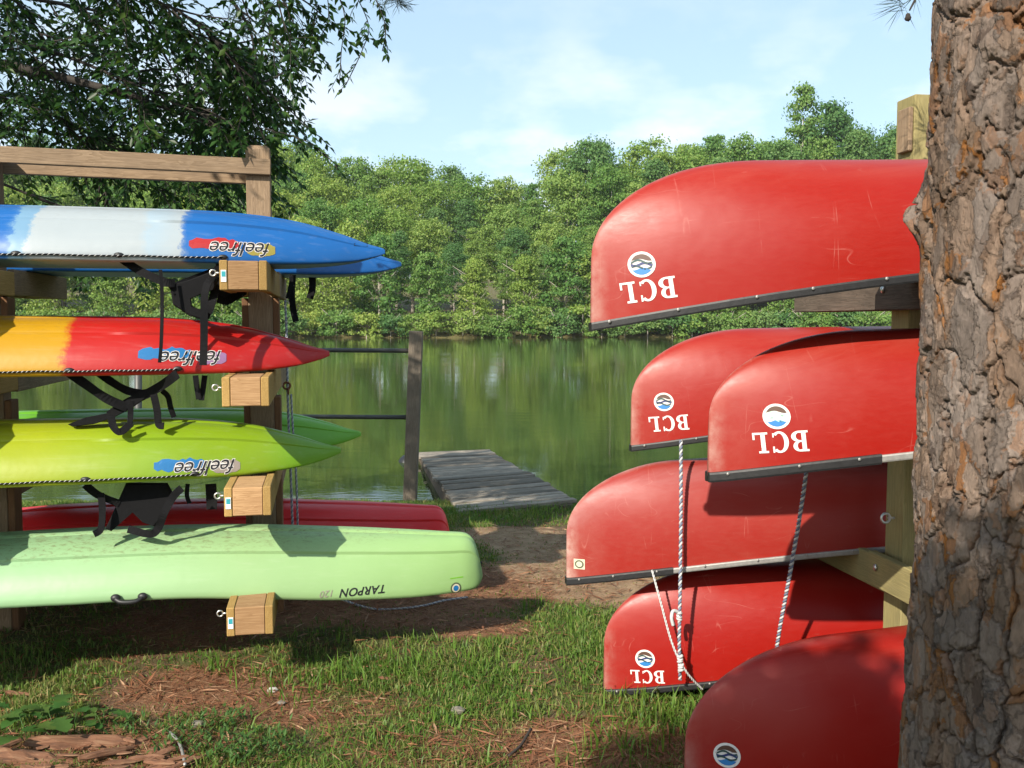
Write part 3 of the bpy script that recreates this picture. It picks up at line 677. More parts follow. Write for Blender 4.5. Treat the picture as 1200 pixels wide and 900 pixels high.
# seat of the blue kayak: hangs between it and the red one
seat(K1, 'seat_back', [
    ([(142, 303, .95), (165, 318, 1.05), (192, 330, 1.1), (205, 332, 1.08)], 1, .030),
    ([(188, 316, 1.16), (190, 350, 1.17), (189, 400, 1.175), (187, 425, 1.18)], 1.17, .012),
    ([(262, 307, 1.0), (248, 325, 1.1), (240, 345, 1.16), (239, 400, 1.185), (238, 428, 1.19)], 1.17, .026),
    ([(258, 310, .9), (253, 335, 1.0), (247, 358, 1.05), (240, 372, 1.06)], 1.0, .03),
    ([(200, 340, 1.08), (225, 330, 1.02), (258, 318, .95), (285, 312, .9)], 1.0, .04),
    ([(233, 335, .95), (222, 345, 1.0), (222, 360, 1.02), (240, 368, 1.02)], 1.0, .022),
    ([(270, 312, .9), (285, 335, .8), (268, 352, .85), (255, 350, .9)], .85, .03)],
    [([(200,339),(207,332),(222,328),(248,318),(258,324),(251,339),(236,344),(223,350),(224,360),(245,367),(242,376),(222,370),(203,357)], 1.06), ([(252,330),(268,318),(290,318),(289,345),(272,355),(256,350)], .78)])
seat(K2, 'seat_back', [
    ([(80, 436, 1.0), (100, 450, 1.0), (125, 467, .98), (150, 478, .95)], 1, .034),
    ([(112, 434, .85), (130, 447, .87), (150, 458, .9), (172, 462, .92)], 1, .030),
    ([(208, 438, 1.08), (192, 450, 1.0), (175, 460, .95), (150, 472, .92), (128, 487, .9)], 1, .034),
    ([(180, 462, .98), (184, 480, .99), (186, 497, .98), (192, 499, 1.0)], 1, .026),
    ([(190, 458, .9), (197, 465, .88), (200, 478, .87), (204, 489, .86)], 1, .02),
    ([(130, 487, 1.02), (133, 500, 1.03), (141, 506, 1.04), (154, 496, 1.02)], 1, .026),
    ([(153, 470, .95), (153, 485, .95), (152, 497, .95)], 1, .02)],
    [([(80,497),(98,490),(128,484),(150,468),(165,457),(185,453),(172,466),(152,480),(132,490),(110,497),(86,500)], .93)])
seat(K2, 'loop_strap', [([(229, 440, 1.0), (231, 455, 1.0), (233, 468, 1.0)], 1, .02), ([(240, 440, .95), (238, 455, .97), (236, 469, 1.0)], 1, .02)], [])
seat(K3, 'seat_back', [
    ([(100, 568, 1.05), (115, 580, 1.0), (140, 590, .97)], 1, .028),
    ([(118, 578, 1.0), (120, 598, 1.02), (118, 620, 1.02), (110, 626, 1.04)], 1, .024),
    ([(213, 572, 1.06), (203, 582, 1.05), (192, 602, 1.05), (186, 618, 1.02), (176, 626, 1.02), (150, 620, .98)], 1, .028),
    ([(247, 567, .9), (248, 585, .9), (248, 597, .9)], 1, .04), ([(220, 567, .9), (219, 580, .9), (222, 590, .9)], 1, .016)],
    [([(148,566),(196,566),(206,584),(182,617),(168,612),(156,600),(131,622),(124,619),(133,600),(140,584)], .95)])
seat(K5, 'seat_strap_end', [([(343, 322, -.35), (342, 345, -.35), (344, 365, -.35), (347, 377, -.34)], 1, .03), ([(366, 325, -.5), (366, 338, -.5), (363, 350, -.5)], 1, .034), ([(342, 330, -.3), (337, 350, -.3)], 1, .02)], [])

# ------------------------------------------------------------------ twisted ropes
def rope(name, label, pts, r, group=None, knots=(), tail=None, mats=('rope_w', 'rope_b'), pitch=.035):
    ps = spline(pts, 24); root = thing(name, label, 'rope', tuple(ps[-1]), 0, group)
    dist = [0]
    for a, b in zip(ps, ps[1:]): dist.append(dist[-1]+(b-a).length)
    n = max(20, int(dist[-1]/(pitch/8))); j = 0; fine = []
    for i in range(n+1):
        s = dist[-1]*i/n
        while j < len(dist)-2 and dist[j+1] < s: j += 1
        k = (s-dist[j])/max(1e-6, dist[j+1]-dist[j]); fine.append((ps[j].lerp(ps[j+1], k), s))
    for q in range(2):
        mb = MB(); hp = []
        for i, (p, s) in enumerate(fine):
            t_ = (fine[min(i+1, n)][0]-fine[max(i-1, 0)][0]).normalized(); a = t_.orthogonal().normalized() if abs(t_.y) > .9 else (Vector((0, 1, 0))-t_*t_.y).normalized(); b = t_.cross(a)
            an = 2*math.pi*s/pitch + q*math.pi; hp.append(p + (a*math.cos(an)+b*math.sin(an))*r*.5)
        mb.tube(hp, r*.62, 5); o = mb.build('strand', M[mats[q]]); setp(o, root)
    for kp, kr in knots:
        mb = MB(); kp = Vector(kp)
        for i in range(3): mb.torus(kp+Vector((0, 0, (i-1)*r*1.5)), (random.uniform(-.4, .4), random.uniform(-.4, .4), 1), r*1.05, r*.75, 12, 6)
        o = mb.build('knot', M[mats[0]]); setp(o, root)
    if tail:
        mb = MB(); mb.tube(spline(tail, 6), r, 6); o = mb.build('rope_tail', M[mats[0]]); setp(o, root)
    return root
rope('rope', 'grey rope hanging beside the kayak rack post, through a rusty shackle', [on_rack(334, 352, -.35), on_rack(336, 400, -.35), on_rack(337, 460, -.35), on_rack(340, 540, -.36), on_rack(343, 622, -.38)], .0085, mats=('rope_g', 'rope_w'))
rope('rope', 'second grey strand of rope hanging beside the kayak rack post', [on_rack(341, 462, -.33), on_rack(343, 500, -.33), on_rack(347, 560, -.34), on_rack(349, 622, -.36)], .0075, mats=('rope_g', 'rope_w'))
mb = MB(); p = on_rack(336, 452, -.33); mb.torus(p, V1, .022, .007); mb.torus(p+Vector((.01, 0, -.035)), U1, .018, .006); meta(mb.build('shackle', M['rust']), 'small rusty shackle joining the grey ropes', 'shackle')
p = on_ground(500, 712); gp = [on_ground(x, y)+Vector((0, 0, .012)) for x, y in ((400, 708), (440, 716), (490, 713), (520, 706), (548, 702))]; gp[0].z += .02
rope('rope', 'thin pale rope lying on the ground under the pale green kayak', gp, .007, mats=('rope_w', 'rope_g'))

# ------------------------------------------------------------------ canoes and their rack
Q0 = Vector((1.69, 4.0, 0)); A2 = R(8); U2 = Vector((math.cos(A2), math.sin(A2), 0)); V2 = Vector((U2.y, -U2.x, 0))
def ck(u, v, z): return Q0 + U2*u + V2*v + Vector((0, 0, z))
def on_crack(px, py, v): return on_plane(px, py, Q0 + V2*v, V2)
crack = thing('canoe_rack', 'yellow-green pine canoe rack behind the tree trunk', 'rack', ck(0, 0, 0), A2)
for u in (0, 2.6):
    board('post', ck(u, 0, -.25), ck(u, 0, 2.73), .089, .14, M['wood_green'], crack, side=U2)
    board('post_cleat', ck(u-.0555, .02, 2.50), ck(u-.0555, .02, 2.68), .020, .09, M['wood_weather'], crack, side=U2)
    CZN = [1.992, 1.449, .80, .29]; CZF = [1.992, 1.407, .777, .235]
    for i in range(4):
        far = CZF[i]; near = CZN[i]
        w_ = M['wood_dark'] if i == 0 else M['wood_green']
        a = board('arm', ck(u+.064, -.95, far-.075-(.02 if i == 2 else 0)), ck(u+.064, .10, far-.075), .038, .145, w_, crack, side=U2)
        b = board('arm', ck(u-.064, -.95, far-.075-(.02 if i == 2 else 0)), ck(u-.064, .07, far-.075), .038, .145, w_, crack, side=U2)
        c = board('arm', ck(u+.103, -.07, near-.075), ck(u+.103, 1.1, near-.075), .038, .145, w_, crack, side=U2)
        e_ = board('arm', ck(u-.103, -.07, near-.075), ck(u-.103, 1.1, near-.075), .038, .145, w_, crack, side=U2)
        m = MB(); m.sphere(ck(u-.126, .0, near-.06), .016, 10, 6, (.6, 1, 1)); m.sphere(ck(u-.086, -.10, far-.06), .016, 10, 6, (.6, 1, 1)); sub(m.build('bolt', M['steel']), b)
m = MB(); c = on_crack(1043, 607, .07); m.tube([c+U2*.02, c-U2*.01], .006, 6); m.torus(c-U2*.02, V2, .02, .006); setp(m.build('eye_bolt', M['steel']), crack)

CL = 5.0; DEPTH = [1.0]                # hulls differ a little in depth
def canoe_fn(e):
    zg = -.22*max(0, 1-e/1.7)**1.6; ztop = .385 - .028*max(0, 1-e/1.6)**2; zc = .02
    if e < .58: zk = zc + (ztop-zc)*math.sqrt(max(0, 1-(1-e/.58)**2.15))
    else: zk = ztop
    b = .010 + .43*(1-max(0, 1-e/2.5)**2.3)**.85; ex = 1.75 + 1.15*min(1, e/1.6)
    return zg*DEPTH[0], zk*DEPTH[0], b, ex
def canoe(label, t0, v, z, mat, black_e, depth=1.0, group=None):
    DEPTH[0] = depth; z += .385*(1-depth)
    loc = ck(t0+CL/2, v, z); root = thing('canoe', label, 'canoe', loc, A2, group)
    es = [.62*(k/20)**2 for k in range(21)] + [.62+(CL/2-.62)*k/22 for k in range(1, 23)]
    xs_ = [-CL/2+e for e in es] + [CL/2-e for e in es[:-1][::-1]]; NS = 14; vs_ = []; st = []
    for x in xs_:
        e = CL/2-abs(x); zg, zk, b, ex = canoe_fn(e); ring = []
        for j in range(NS+1):
            ph = math.pi/2*j/NS; ring.append((b*max(0, math.cos(ph))**(2/ex), zg+(zk-zg)*math.sin(ph)**(2/ex), j/NS))
        for y_, z_, s in ring: vs_.append((x, -y_, z_)); st.append(max(0, 1-e/.05)*.9 + max(0, min(1, (s-.86)/.14))*max(0, 1-e/.9)*.8 + max(0, 1-e/.20)*.18)
        for y_, z_, s in ring[:-1][::-1]: vs_.append((x, y_, z_)); st.append(max(0, 1-e/.05)*.9)
    n = 2*NS+1; m = len(xs_)
    fs_ = [(i*n+k, (i+1)*n+k, (i+1)*n+k+1, i*n+k+1) for i in range(m-1) for k in range(n-1)]
    fs_ += [tuple(range(n)), tuple((m-1)*n+k for k in range(n-1, -1, -1))]
    me = bpy.data.meshes.new('hull'); me.from_pydata(vs_, [], fs_); me.update(); smooth(me)
    a = me.attributes.new('stem', 'FLOAT', 'POINT'); a.data.foreach_set('value', [min(1, s) for s in st])
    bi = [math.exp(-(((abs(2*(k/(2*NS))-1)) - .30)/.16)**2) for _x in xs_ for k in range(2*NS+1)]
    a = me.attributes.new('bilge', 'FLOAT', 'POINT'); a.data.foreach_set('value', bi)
    link('hull', me, mat, root, True)
    bvh = BVHTree.FromPolygons([Vector(p) for p in vs_], fs_)
    # gunwales: black vinyl near the ends, bare rail between where the photo shows it
    def rail(x0, x1, sgn, hh, ww, mt, name='gunwale'):
        mb = MB(); pts = []; N = 36
        for i in range(N+1):
            x = x0+(x1-x0)*i/N; e = max(0, CL/2-abs(x)); zg, zk, b, ex = canoe_fn(e); pts.append(Vector((x, sgn*(b+.004), zg-hh*.10)))
        vv = []
        for p in pts:
            for a_, c_ in ((-1, -.5), (.8, -.5), (1, -.3), (1, .3), (.8, .5), (-1, .5)): vv.append(p+Vector((0, sgn*a_*ww/2, c_*hh)))
        ff = [(i*6+k, i*6+(k+1) % 6, (i+1)*6+(k+1) % 6, (i+1)*6+k) for i in range(N) for k in range(6)] + [tuple(range(5, -1, -1)), tuple(N*6+k for k in range(6))]
        mb.add(vv, ff); return mb.build(name, mt, root, True, sm=False)
    for sgn in (-1, 1):
        if black_e < 2.5:
            rail(-CL/2-.003, -CL/2+black_e, sgn, .034, .020, M['black_vinyl']); rail(-CL/2+black_e-.002, CL/2-black_e, sgn, .024, .016, M['alu']); rail(CL/2-black_e, CL/2+.003, sgn, .034, .020, M['black_vinyl'])
        else: rail(-CL/2-.003, CL/2+.003, sgn, .029, .020, M['black_vinyl'])
    mb = MB(); x = -CL/2+.05
    while x < 0.4:
        e = CL/2-abs(x); zg, zk, b, ex = canoe_fn(e); mb.sphere((x, -(b+.018), zg+.006), .0062, 7, 4, (1, .5, 1)); x += random.uniform(.13, .24)
    meta(mb.build('rivets', M['alu'], root, True), kind='stuff')
    for sg in (-1, 1):                                       # end deck plates and thwarts
        mb = MB(); vv = []; N = 8
        for i in range(N+1):
            e = .02+.5*i/N; zg, zk, b, ex = canoe_fn(e); vv += [(sg*(CL/2-e), -b, zg+.004), (sg*(CL/2-e), 0, zg-.006+.02*(1-i/N)), (sg*(CL/2-e), b, zg+.004)]
        ff = []
        for i in range(N): ff += [(3*i, 3*i+1, 3*i+4, 3*i+3), (3*i+1, 3*i+2, 3*i+5, 3*i+4)]
        mb.add(vv, ff); mb.build('deck_plate', M['black_vinyl'], root, True)
    for x in (-.75, .0, .85):
        zg, zk, b, ex = canoe_fn(CL/2-abs(x)); mb = MB(); mb.box((x-.03, -b, zg+.002), (x+.03, b, zg+.022)); mb.build('thwart', M['wood_weather'], root, True, sm=False)
    return root, bvh, PM[root.name]

SER = {  # slab-serif capitals as quads in a 1 x 1 cell
 'L': [(0,0,.62,.10), (.12,.10,.30,.90), (0,.90,.42,1), (.54,.10,.62,.32)]}
def rects(lst):
    V = []; Fc = []
    for x0, y0, x1, y1 in lst:
        b = len(V); N = max(1, int((y1-y0)/.2)+1)
        for i in range(N+1): V += [(x0, y0+(y1-y0)*i/N), (x1, y0+(y1-y0)*i/N)]
        Fc += [(b+2*i, b+2*i+1, b+2*i+3, b+2*i+2) for i in range(N)]
    return V, Fc
def arcs(V, Fc, cx, cy, rx, ry, tx, ty, a0, a1, N=14):
    """swelling bowl stroke; tx side thickness, ty top/bottom thickness"""
    b = len(V)
    for i in range(N+1):
        a = R(a0+(a1-a0)*i/N); c, s = math.cos(a), math.sin(a); V += [(cx+rx*c, cy+ry*s), (cx+(rx-tx)*c, cy+(ry-ty)*s)]
    Fc += [(b+2*i, b+2*i+1, b+2*i+3, b+2*i+2) for i in range(N)]
def bcl():
    V, Fc = rects([(0,0,.40,.10), (.10,.10,.29,.90), (0,.90,.40,1), (.29,.46,.40,.54)])     # B
    arcs(V, Fc, .38, .735, .30, .265, .19, .09, -90, 90); arcs(V, Fc, .38, .27, .36, .27, .20, .09, -90, 90)
    arcs(V, Fc, 1.26, .5, .40, .52, .20, .10, 48, 312, 22)                                    # C
    v, f = rects([(1.49,.70,1.57,1.0), (1.49,.06,1.55,.26)]); b = len(V); V += v; Fc += [tuple(i+b for i in q) for q in f]
    v, f = rects([(x0+1.76, y0, x1+1.76, y1) for x0, y0, x1, y1 in [(0,0,.66,.10), (.12,.10,.31,.90), (0,.90,.43,1), (.57,.10,.66,.34)]]); b = len(V); V += v; Fc += [tuple(i+b for i in q) for q in f]
    return [((x-1.21), (y-.5)) for x, y in V], Fc
BCL = bcl()
def wave_band(r, y0, y1, amp, ph, N=16):
    V = []
    for i in range(N+1):
        for yb, am in ((y0, amp), (y1, amp)):
            x = -1+2*i/N; y = yb + am*math.sin(x*3.6+ph); lim = math.sqrt(max(0, 1-x*x)); y = max(-lim, min(lim, y)); V.append((x*r, y*r))
    return V, [(2*i, 2*i+2, 2*i+3, 2*i+1) for i in range(N)]
def emblem(cn, px, py, pale=False):
    root, bvh, Mx = cn; c = px_local(bvh, Mx, px, py); r = .043; a = R(0)
    base = decal('emblem', disc2d(r, 28), bvh, c.x, c.z, 0, .0020, M['white'], root)
    for i, (y0, y1, am, ph, mt) in enumerate(((.45, 1.2, .10, 2.2, 'brown'), (.16, .36, .16, 2.6, 'dgreen' if not pale else 'seafoam'), (-.13, .12, .14, .6, 'navy' if not pale else 'seafoam'), (-.40, -.20, .14, 3.4, 'dgreen' if not pale else 'seafoam'), (-1.2, -.44, .12, 1.1, 'lblue'))):
        o = decal('emblem_wave', wave_band(r*.80, y0, y1, am, ph), bvh, c.x, c.z, 0, .0030, M[mt], root)
def letters(cn, px, py, w=.175, ang=0):
    root, bvh, Mx = cn; c = px_local(bvh, Mx, px, py); s = w/2.45
    o = decal('lettering', ([(x*s, y*s) for x, y in BCL[0]], BCL[1]), bvh, c.x, c.z, math.pi+ang, .0022, M['white'], root); o['label'] = 'white BCL lettering, upside down'

def end_t(px, py, v): return (on_crack(px, py, v)-Q0).dot(U2)
C1 = canoe('red canoe alone on the highest arm of the canoe rack', end_t(693, 290, .6), .6, 1.975, M['canoe_1'], 3, .955)
C2 = canoe('red canoe with a pale emblem, overlapping another canoe on the second tier', end_t(831, 470, .6), .6, 1.395, M['canoe_2'], .52, .86)
C3 = canoe('red canoe behind another on the second tier, a rope dropping from its rail', end_t(740, 450, -.6), -.6, 1.39, M['canoe_3'], 3, .955)
C4 = canoe('faded red canoe with a square sticker and no lettering', end_t(664, 610, -.6), -.6, .76, M['canoe_4'], .46, .955)
C5 = canoe('bright red canoe low over the grass with a knotted rope before it', end_t(708, 750, -.6), -.6, .235, M['canoe_5'], 3)
C6 = canoe('dark red shaded canoe, lowest beside the pine trunk', end_t(803, 860, .6), .6, .29, M['canoe_6'], 3)
emblem(C1, 752, 310); letters(C1, 760, 340, .172, R(8)); emblem(C2, 910, 488, True); letters(C2, 915, 518, .172, R(5)); emblem(C3, 778, 471); letters(C3, 784, 496, .172, R(6))
emblem(C5, 756, 772); letters(C5, 759, 793, .150, R(4)); emblem(C6, 852, 885); letters(C6, 862, 916, .172, R(5))
root, bvh, Mx = C4; c = px_local(bvh, Mx, 679, 661); s = .024
decal('sticker', ([(-s, -s), (s, -s), (s, s), (-s, s)], [(0, 1, 2, 3)]), bvh, c.x, c.z, 0, .002, M['cream'], root); decal('sticker_ring', disc2d(.019), bvh, c.x, c.z, 0, .003, M['olive'], root); decal('sticker_centre', disc2d(.013), bvh, c.x, c.z, 0, .004, M['cream'], root)

p0 = on_crack(798, 518, -.52); zt = p0.z
def rp(px, py, v): return on_crack(px, py, v)
rope('rope', 'blue and white rope hanging straight from the second-tier canoe, knotted twice', [rp(798, 516, -.42), rp(798, 600, -.36), rp(797, 690, -.33), rp(796, 750, -.33), rp(797, 797, -.36)], .0085,
     knots=[(rp(796, 722, -.33), 1), (rp(797, 772, -.33), 1), (rp(798, 782, -.33), 1)], tail=[rp(796, 718, -.33), rp(789, 716, -.32), rp(787, 724, -.31), rp(789, 733, -.31)])
rope('rope', 'blue and white rope slanting down from the front second-tier canoe', [rp(946, 545, .30), rp(938, 600, .20), rp(926, 670, .05), rp(914, 735, -.05), rp(909, 768, -.10)], .0085)
rope('rope', 'thin white cord from the faded canoe crossing the knotted rope', [rp(764, 668, -.42), rp(774, 705, -.38), rp(788, 755, -.34), rp(804, 787, -.33), rp(823, 808, -.38)], .0055, mats=('rope_w', 'rope_w'))

# ------------------------------------------------------------------ rail fence by the water
g = on_ground(480, 590); FD = 10.9
fence = thing('rail_fence', 'grey rail fence at the water edge, two dark rails', 'fence', tuple(at(480, 588, FD)))
pt = at(488, 388, FD); pb = at(480, 600, FD); board('post', pb, pt, .155, .13, M['wood_post'], fence, side=(1, 0, 0), bevel=.008)
for ya, yb in ((410, 406), (488, 484)):
    mb = MB(); mb.tube([at(482, ya+1, FD), at(160, yb+3, FD+.6), at(-300, yb+4, FD+1.4)], .026, 8); mb.build('rail', M['pipe'], fence)
    
mb = MB(); mb.tube([at(162, 610, FD+.6), at(162, 395, FD+.6)], .045, 10); mb.build('post', M['pipe'], fence)
mb = MB(); mb.tube([at(-280, 610, FD+1.38), at(-280, 395, FD+1.38)], .045, 10); mb.build('post', M['pipe'], fence)

# ------------------------------------------------------------------ dock
dA = at(541, 599, 9.15); dB = at(671, 585, 9.55); dC = at(489, 527, 14.6); dD = at(570, 523.5, 14.75)
dock = thing('dock', 'weathered grey plank dock running from the grass into the lake', 'dock', tuple(dA))
NPL = 36; kk = 0; sacc = 0
for i in range(NPL):
    a = i/NPL; b = (i+.74+.10*random.random())/NPL
    step = -.035 if a > .42 else 0                  # the outer section floats a little lower
    def pt(s, l): return dA.lerp(dC, s) if l else dB.lerp(dD, s)
    q = random.uniform(-.02, .025); mid = (a+b)/2
    p = pt(mid, 1)+Vector((-.02+q, 0, step+random.uniform(-.006, .006))); r_ = pt(mid, 0)+Vector((.02+random.uniform(-.02, .03), 0, step+random.uniform(-.006, .006)))
    wdt = (dC-dA).length*(b-a)
    pl = board('plank', p-Vector((0, 0, .02)), r_-Vector((0, 0, .02)), wdt, .04, M['wood_grey'], dock, side=(dC-dA), bevel=.005)
for l, off in ((1, .03), (0, -.03), (1, .6)):
    p = pt(.0, l)+Vector((off, .05, -.135)); r_ = pt(.985, l)+Vector((off, 0, -.165))
    if l == 1 and off > .5: p = (pt(0, 1)+pt(0, 0))/2+Vector((0, .05, -.135)); r_ = (pt(1, 1)+pt(1, 0))/2+Vector((0, 0, -.165))
    board('joist', p, r_, .05, .17, M['wood_dark'], dock, side=(1, 0, 0))
board('fascia', pt(0, 1)+Vector((.0, -.03, -.10)), pt(0, 0)+Vector((0, -.03, -.10)), .035, .12, M['wood_dark'], dock, side=(dC-dA))
mb = MB(); mb.sphere(at(476, 545, 14.3), .16, 10, 8, (.8, 1.2, 1)); o = mb.build('mooring_float', M['black_vinyl']); meta(o, 'dark float at the far corner of the dock', 'float')

# ------------------------------------------------------------------ pine trunk
def worley(s, z, ns, cz, seed, jit=.85):
    r = np.random.default_rng(seed); nz_ = 400; jx = r.random((ns, nz_)); jz = r.random((ns, nz_)); rv = r.random((ns, nz_)); rv2 = r.random((ns, nz_))
    a = s*ns; b = z/cz + 100; ia = np.floor(a).astype(int); ib = np.floor(b).astype(int); F1 = np.full(s.shape, 9.); F2 = np.full(s.shape, 9.); id1 = np.zeros(s.shape); id2 = np.zeros(s.shape)
    for da in (-1, 0, 1):
        for db in (-1, 0, 1):
            ca_ = (ia+da) % ns; cb_ = (ib+db) % nz_
            dx = (ia+da+.5+(jx[ca_, cb_]-.5)*jit) - a; dz = (ib+db+.5+(jz[ca_, cb_]-.5)*jit) - b; d = np.sqrt(dx*dx+dz*dz)
            n1 = d < F1; F2 = np.where(n1, F1, np.minimum(F2, d)); id1 = np.where(n1, rv[ca_, cb_], id1); id2 = np.where(n1, rv2[ca_, cb_], id2); F1 = np.where(n1, d, F1)
    return F1, F2, id1, id2
TB = Vector((1.275, 2.22, 0)); NTH = 560
zs = np.concatenate([np.arange(-.2, .55, .03), np.arange(.55, 2.80, .0029), np.arange(2.80, 9.2, .12)]); th = np.concatenate([np.arange(115, 275, .42), np.arange(275, 475, 2.2)])/360 % 1
S, Z = np.meshgrid(th, zs)
ang = S*2*math.pi
w1 = .012*np.sin(ang*5+Z*3.1)+.010*np.sin(ang*11-Z*7.3+1)+.006*np.sin(ang*23+Z*13); w2 = .03*np.sin(ang*4+Z*5+2)+.02*np.sin(ang*13-Z*9)+.012*np.sin(ang*31+Z*21)
fx = .0030*np.sin(ang*71+Z*57)+.0022*np.sin(ang*113-Z*91+Z*Z*7); fz_ = .010*np.sin(ang*59-Z*83)+.008*np.sin(ang*97+Z*131)
def vnoise(s_, z_, ns, cz, seed):
    r = np.random.default_rng(seed); T = r.random((ns, 512)); a = (s_ % 1)*ns; b = z_/cz+150; ia = np.floor(a).astype(int); ib = np.floor(b).astype(int); fa = a-ia; fb = b-ib; fa = fa*fa*(3-2*fa); fb = fb*fb*(3-2*fb)
    g = lambda p, q: T[(ia+p) % ns, (ib+q) % 512]
    return (g(0, 0)*(1-fa)+g(1, 0)*fa)*(1-fb)+(g(0, 1)*(1-fa)+g(1, 1)*fa)*fb
def fbm(s_, z_, ns, cz, seed, oct_=5):
    v_ = 0; a_ = .5; tot_ = 0
    for o_ in range(oct_): v_ = v_ + a_*vnoise(s_, z_, ns*2**o_, cz/2**o_, seed+o_); tot_ += a_; a_ *= .55
    return v_/tot_
wa = (fbm(S, Z, 14, .16, 60, 7)-.5)*.085; wb = (fbm(S, Z, 14, .16, 70, 7)-.5)*.30
F1, F2, i1, i1b = worley((S+wa) % 1, Z+wb, 17, .21, 1)
G1, G2, i2, i2b = worley((S+wa*.8) % 1, Z+wb*.7, 34, .095, 2)
sst = lambda a, b, x: (lambda t: t*t*(3-2*t))(np.clip((x-a)/(b-a), 0, 1))
crack_ = sst(.005, .07, F2-F1)*(.8+.2*sst(.07, .22, F2-F1)); crk2 = sst(.0, .035, G2-G1)
nb = fbm(S+wa*.3, Z+wb*.3, 20, .14, 80, 7)*.72 + .28*i2
lev = nb*13; fl = np.floor(lev); fr = lev-fl; terr = (fl + sst(.0, .06, fr) + .15*fr)/13
i3 = fbm(S, Z, 110, .03, 90, 3)
disp = .010*crack_ + .006*crack_*i1 + .0028*crk2*crack_ + .034*(terr-.45)*np.clip(crack_*1.2, .4, 1) + .0030*(i3-.5)
lay = (np.sin(fl*12.9898+np.floor(i2*7)*78.233)*43758.5453) % 1
rad = .283 + .035*np.exp(-Z/.35) - .006*Z + disp + .008*np.sin(ang*3+1)+.006*np.sin(ang*2-Z*1.3)
# burr on the side that faces the canoes
kz = 2.06; ka = 2.60
da_ = (ang-ka+math.pi) % (2*math.pi)-math.pi
burr = np.exp(-((da_/.17)**2+((Z-kz)/.05)**2)); rad += .026*burr*(1+.5*np.sin(ang*60+Z*80)) +   .007*np.exp(-((da_/.3)**2+((Z-kz+.06)/.13)**2))
lx = .010*(Z-.75)
X = TB.x + lx + rad*np.cos(ang); Y = TB.y + rad*np.sin(ang)
co = np.stack([X, Y, Z], -1).reshape(-1, 3); nzv, nth = S.shape
I = np.arange(nzv*nth).reshape(nzv, nth); q = np.stack([I[:-1], np.roll(I, -1, 1)[:-1], np.roll(I, -1, 1)[1:], I[1:]], -1).reshape(-1, 4)
me = bpy.data.meshes.new('trunk'); me.vertices.add(len(co)); me.vertices.foreach_set('co', co.reshape(-1).astype(np.float32)); me.loops.add(len(q)*4); me.loops.foreach_set('vertex_index', q.reshape(-1).astype(np.int32))
me.polygons.add(len(q)); me.polygons.foreach_set('loop_start', (np.arange(len(q))*4).astype(np.int32)); me.polygons.foreach_set('loop_total', np.full(len(q), 4, np.int32)); me.update(calc_edges=True); smooth(me)
ca = me.color_attributes.new('bark', 'FLOAT_COLOR', 'POINT')
gcol = np.clip(.15+.30*i1+.75*lay, 0, 1); ocol = np.clip(.60*((lay*7.3) % 1)+.30*i2b+.24*i1b, 0, 1)
cc = np.stack([gcol, ocol, i3, np.ones_like(i3)], -1).reshape(-1).astype(np.float32); ca.data.foreach_set('color', cc)
pine = thing('pine_tree', 'thick pine trunk with plated grey and orange bark', 'tree', tuple(TB)); o = link('trunk', me, M['pine_bark'], pine)
def needles(center, dirv, n, ln, r):
    d = unit(np.array(dirv)[None, :] + r.normal(size=(n, 3))*.55); P = np.array(center)[None, :] + r.normal(size=(n, 3))*.012; return P, d
rN = np.random.default_rng(5); PP = []; DD = []
twig = MB(); a = at(1085, -190, 3.6); pts = spline([a, at(1090, -80, 3.5), at(1080, -20, 3.45), at(1066, 12, 3.4)], 6); 
twig.tube([TB+Vector((.1, .05, 4.2)), a], [.03, .012], 6); twig.tube(pts, list(np.linspace(.010, .003, len(pts))), 6)
for tx, ty in ((1056, 5), (1075, -12), (1066, -25), (1085, -70), (1095, -120)):
    p, d = needles(at(tx, ty, 3.42), (-.5, 0, .1), 34, .09, rN); PP.append(p); DD.append(d)
setp(twig.build('branch', M['bark_near']), pine)
for k in range(70):                                              # crown, high above the frame
    an = rN.uniform(0, 6.28); rr = rN.uniform(.6, 2.6); p, d = needles((TB.x+rr*math.cos(an), TB.y+rr*math.sin(an), rN.uniform(6.5, 9.5)), (math.cos(an), math.sin(an), .2), 60, .2, rN)
    PP.append(p); DD.append(d*2.2)
PP = np.concatenate(PP); DD = np.concatenate(DD); ln = np.linalg.norm(DD, axis=1)*.10
me = leaf_mesh('crown', PP, DD, rN.normal(size=PP.shape), ln, np.full(len(ln), .0028), .1); o = link('crown', me, M['needle'], pine)
mb = MB(); c = at(1064, 21, 3.4); mb.sphere(c, .011, 10, 8, (1, 1, 1.1), .12); mb.sphere(c+Vector((0,0,.008)), .009, 8, 6); setp(mb.build('cone', M['bark_near']), pine)
limb = MB()
for k in range(9):
    an = k*2.3; limb.tube([TB+Vector((.15, 0, 6.4+k*.33)), TB+Vector((.15+2.2*math.cos(an), 2.2*math.sin(an), 6.8+k*.33))], [.05, .015], 6)
setp(limb.build('limb', M['bark_near']), pine)

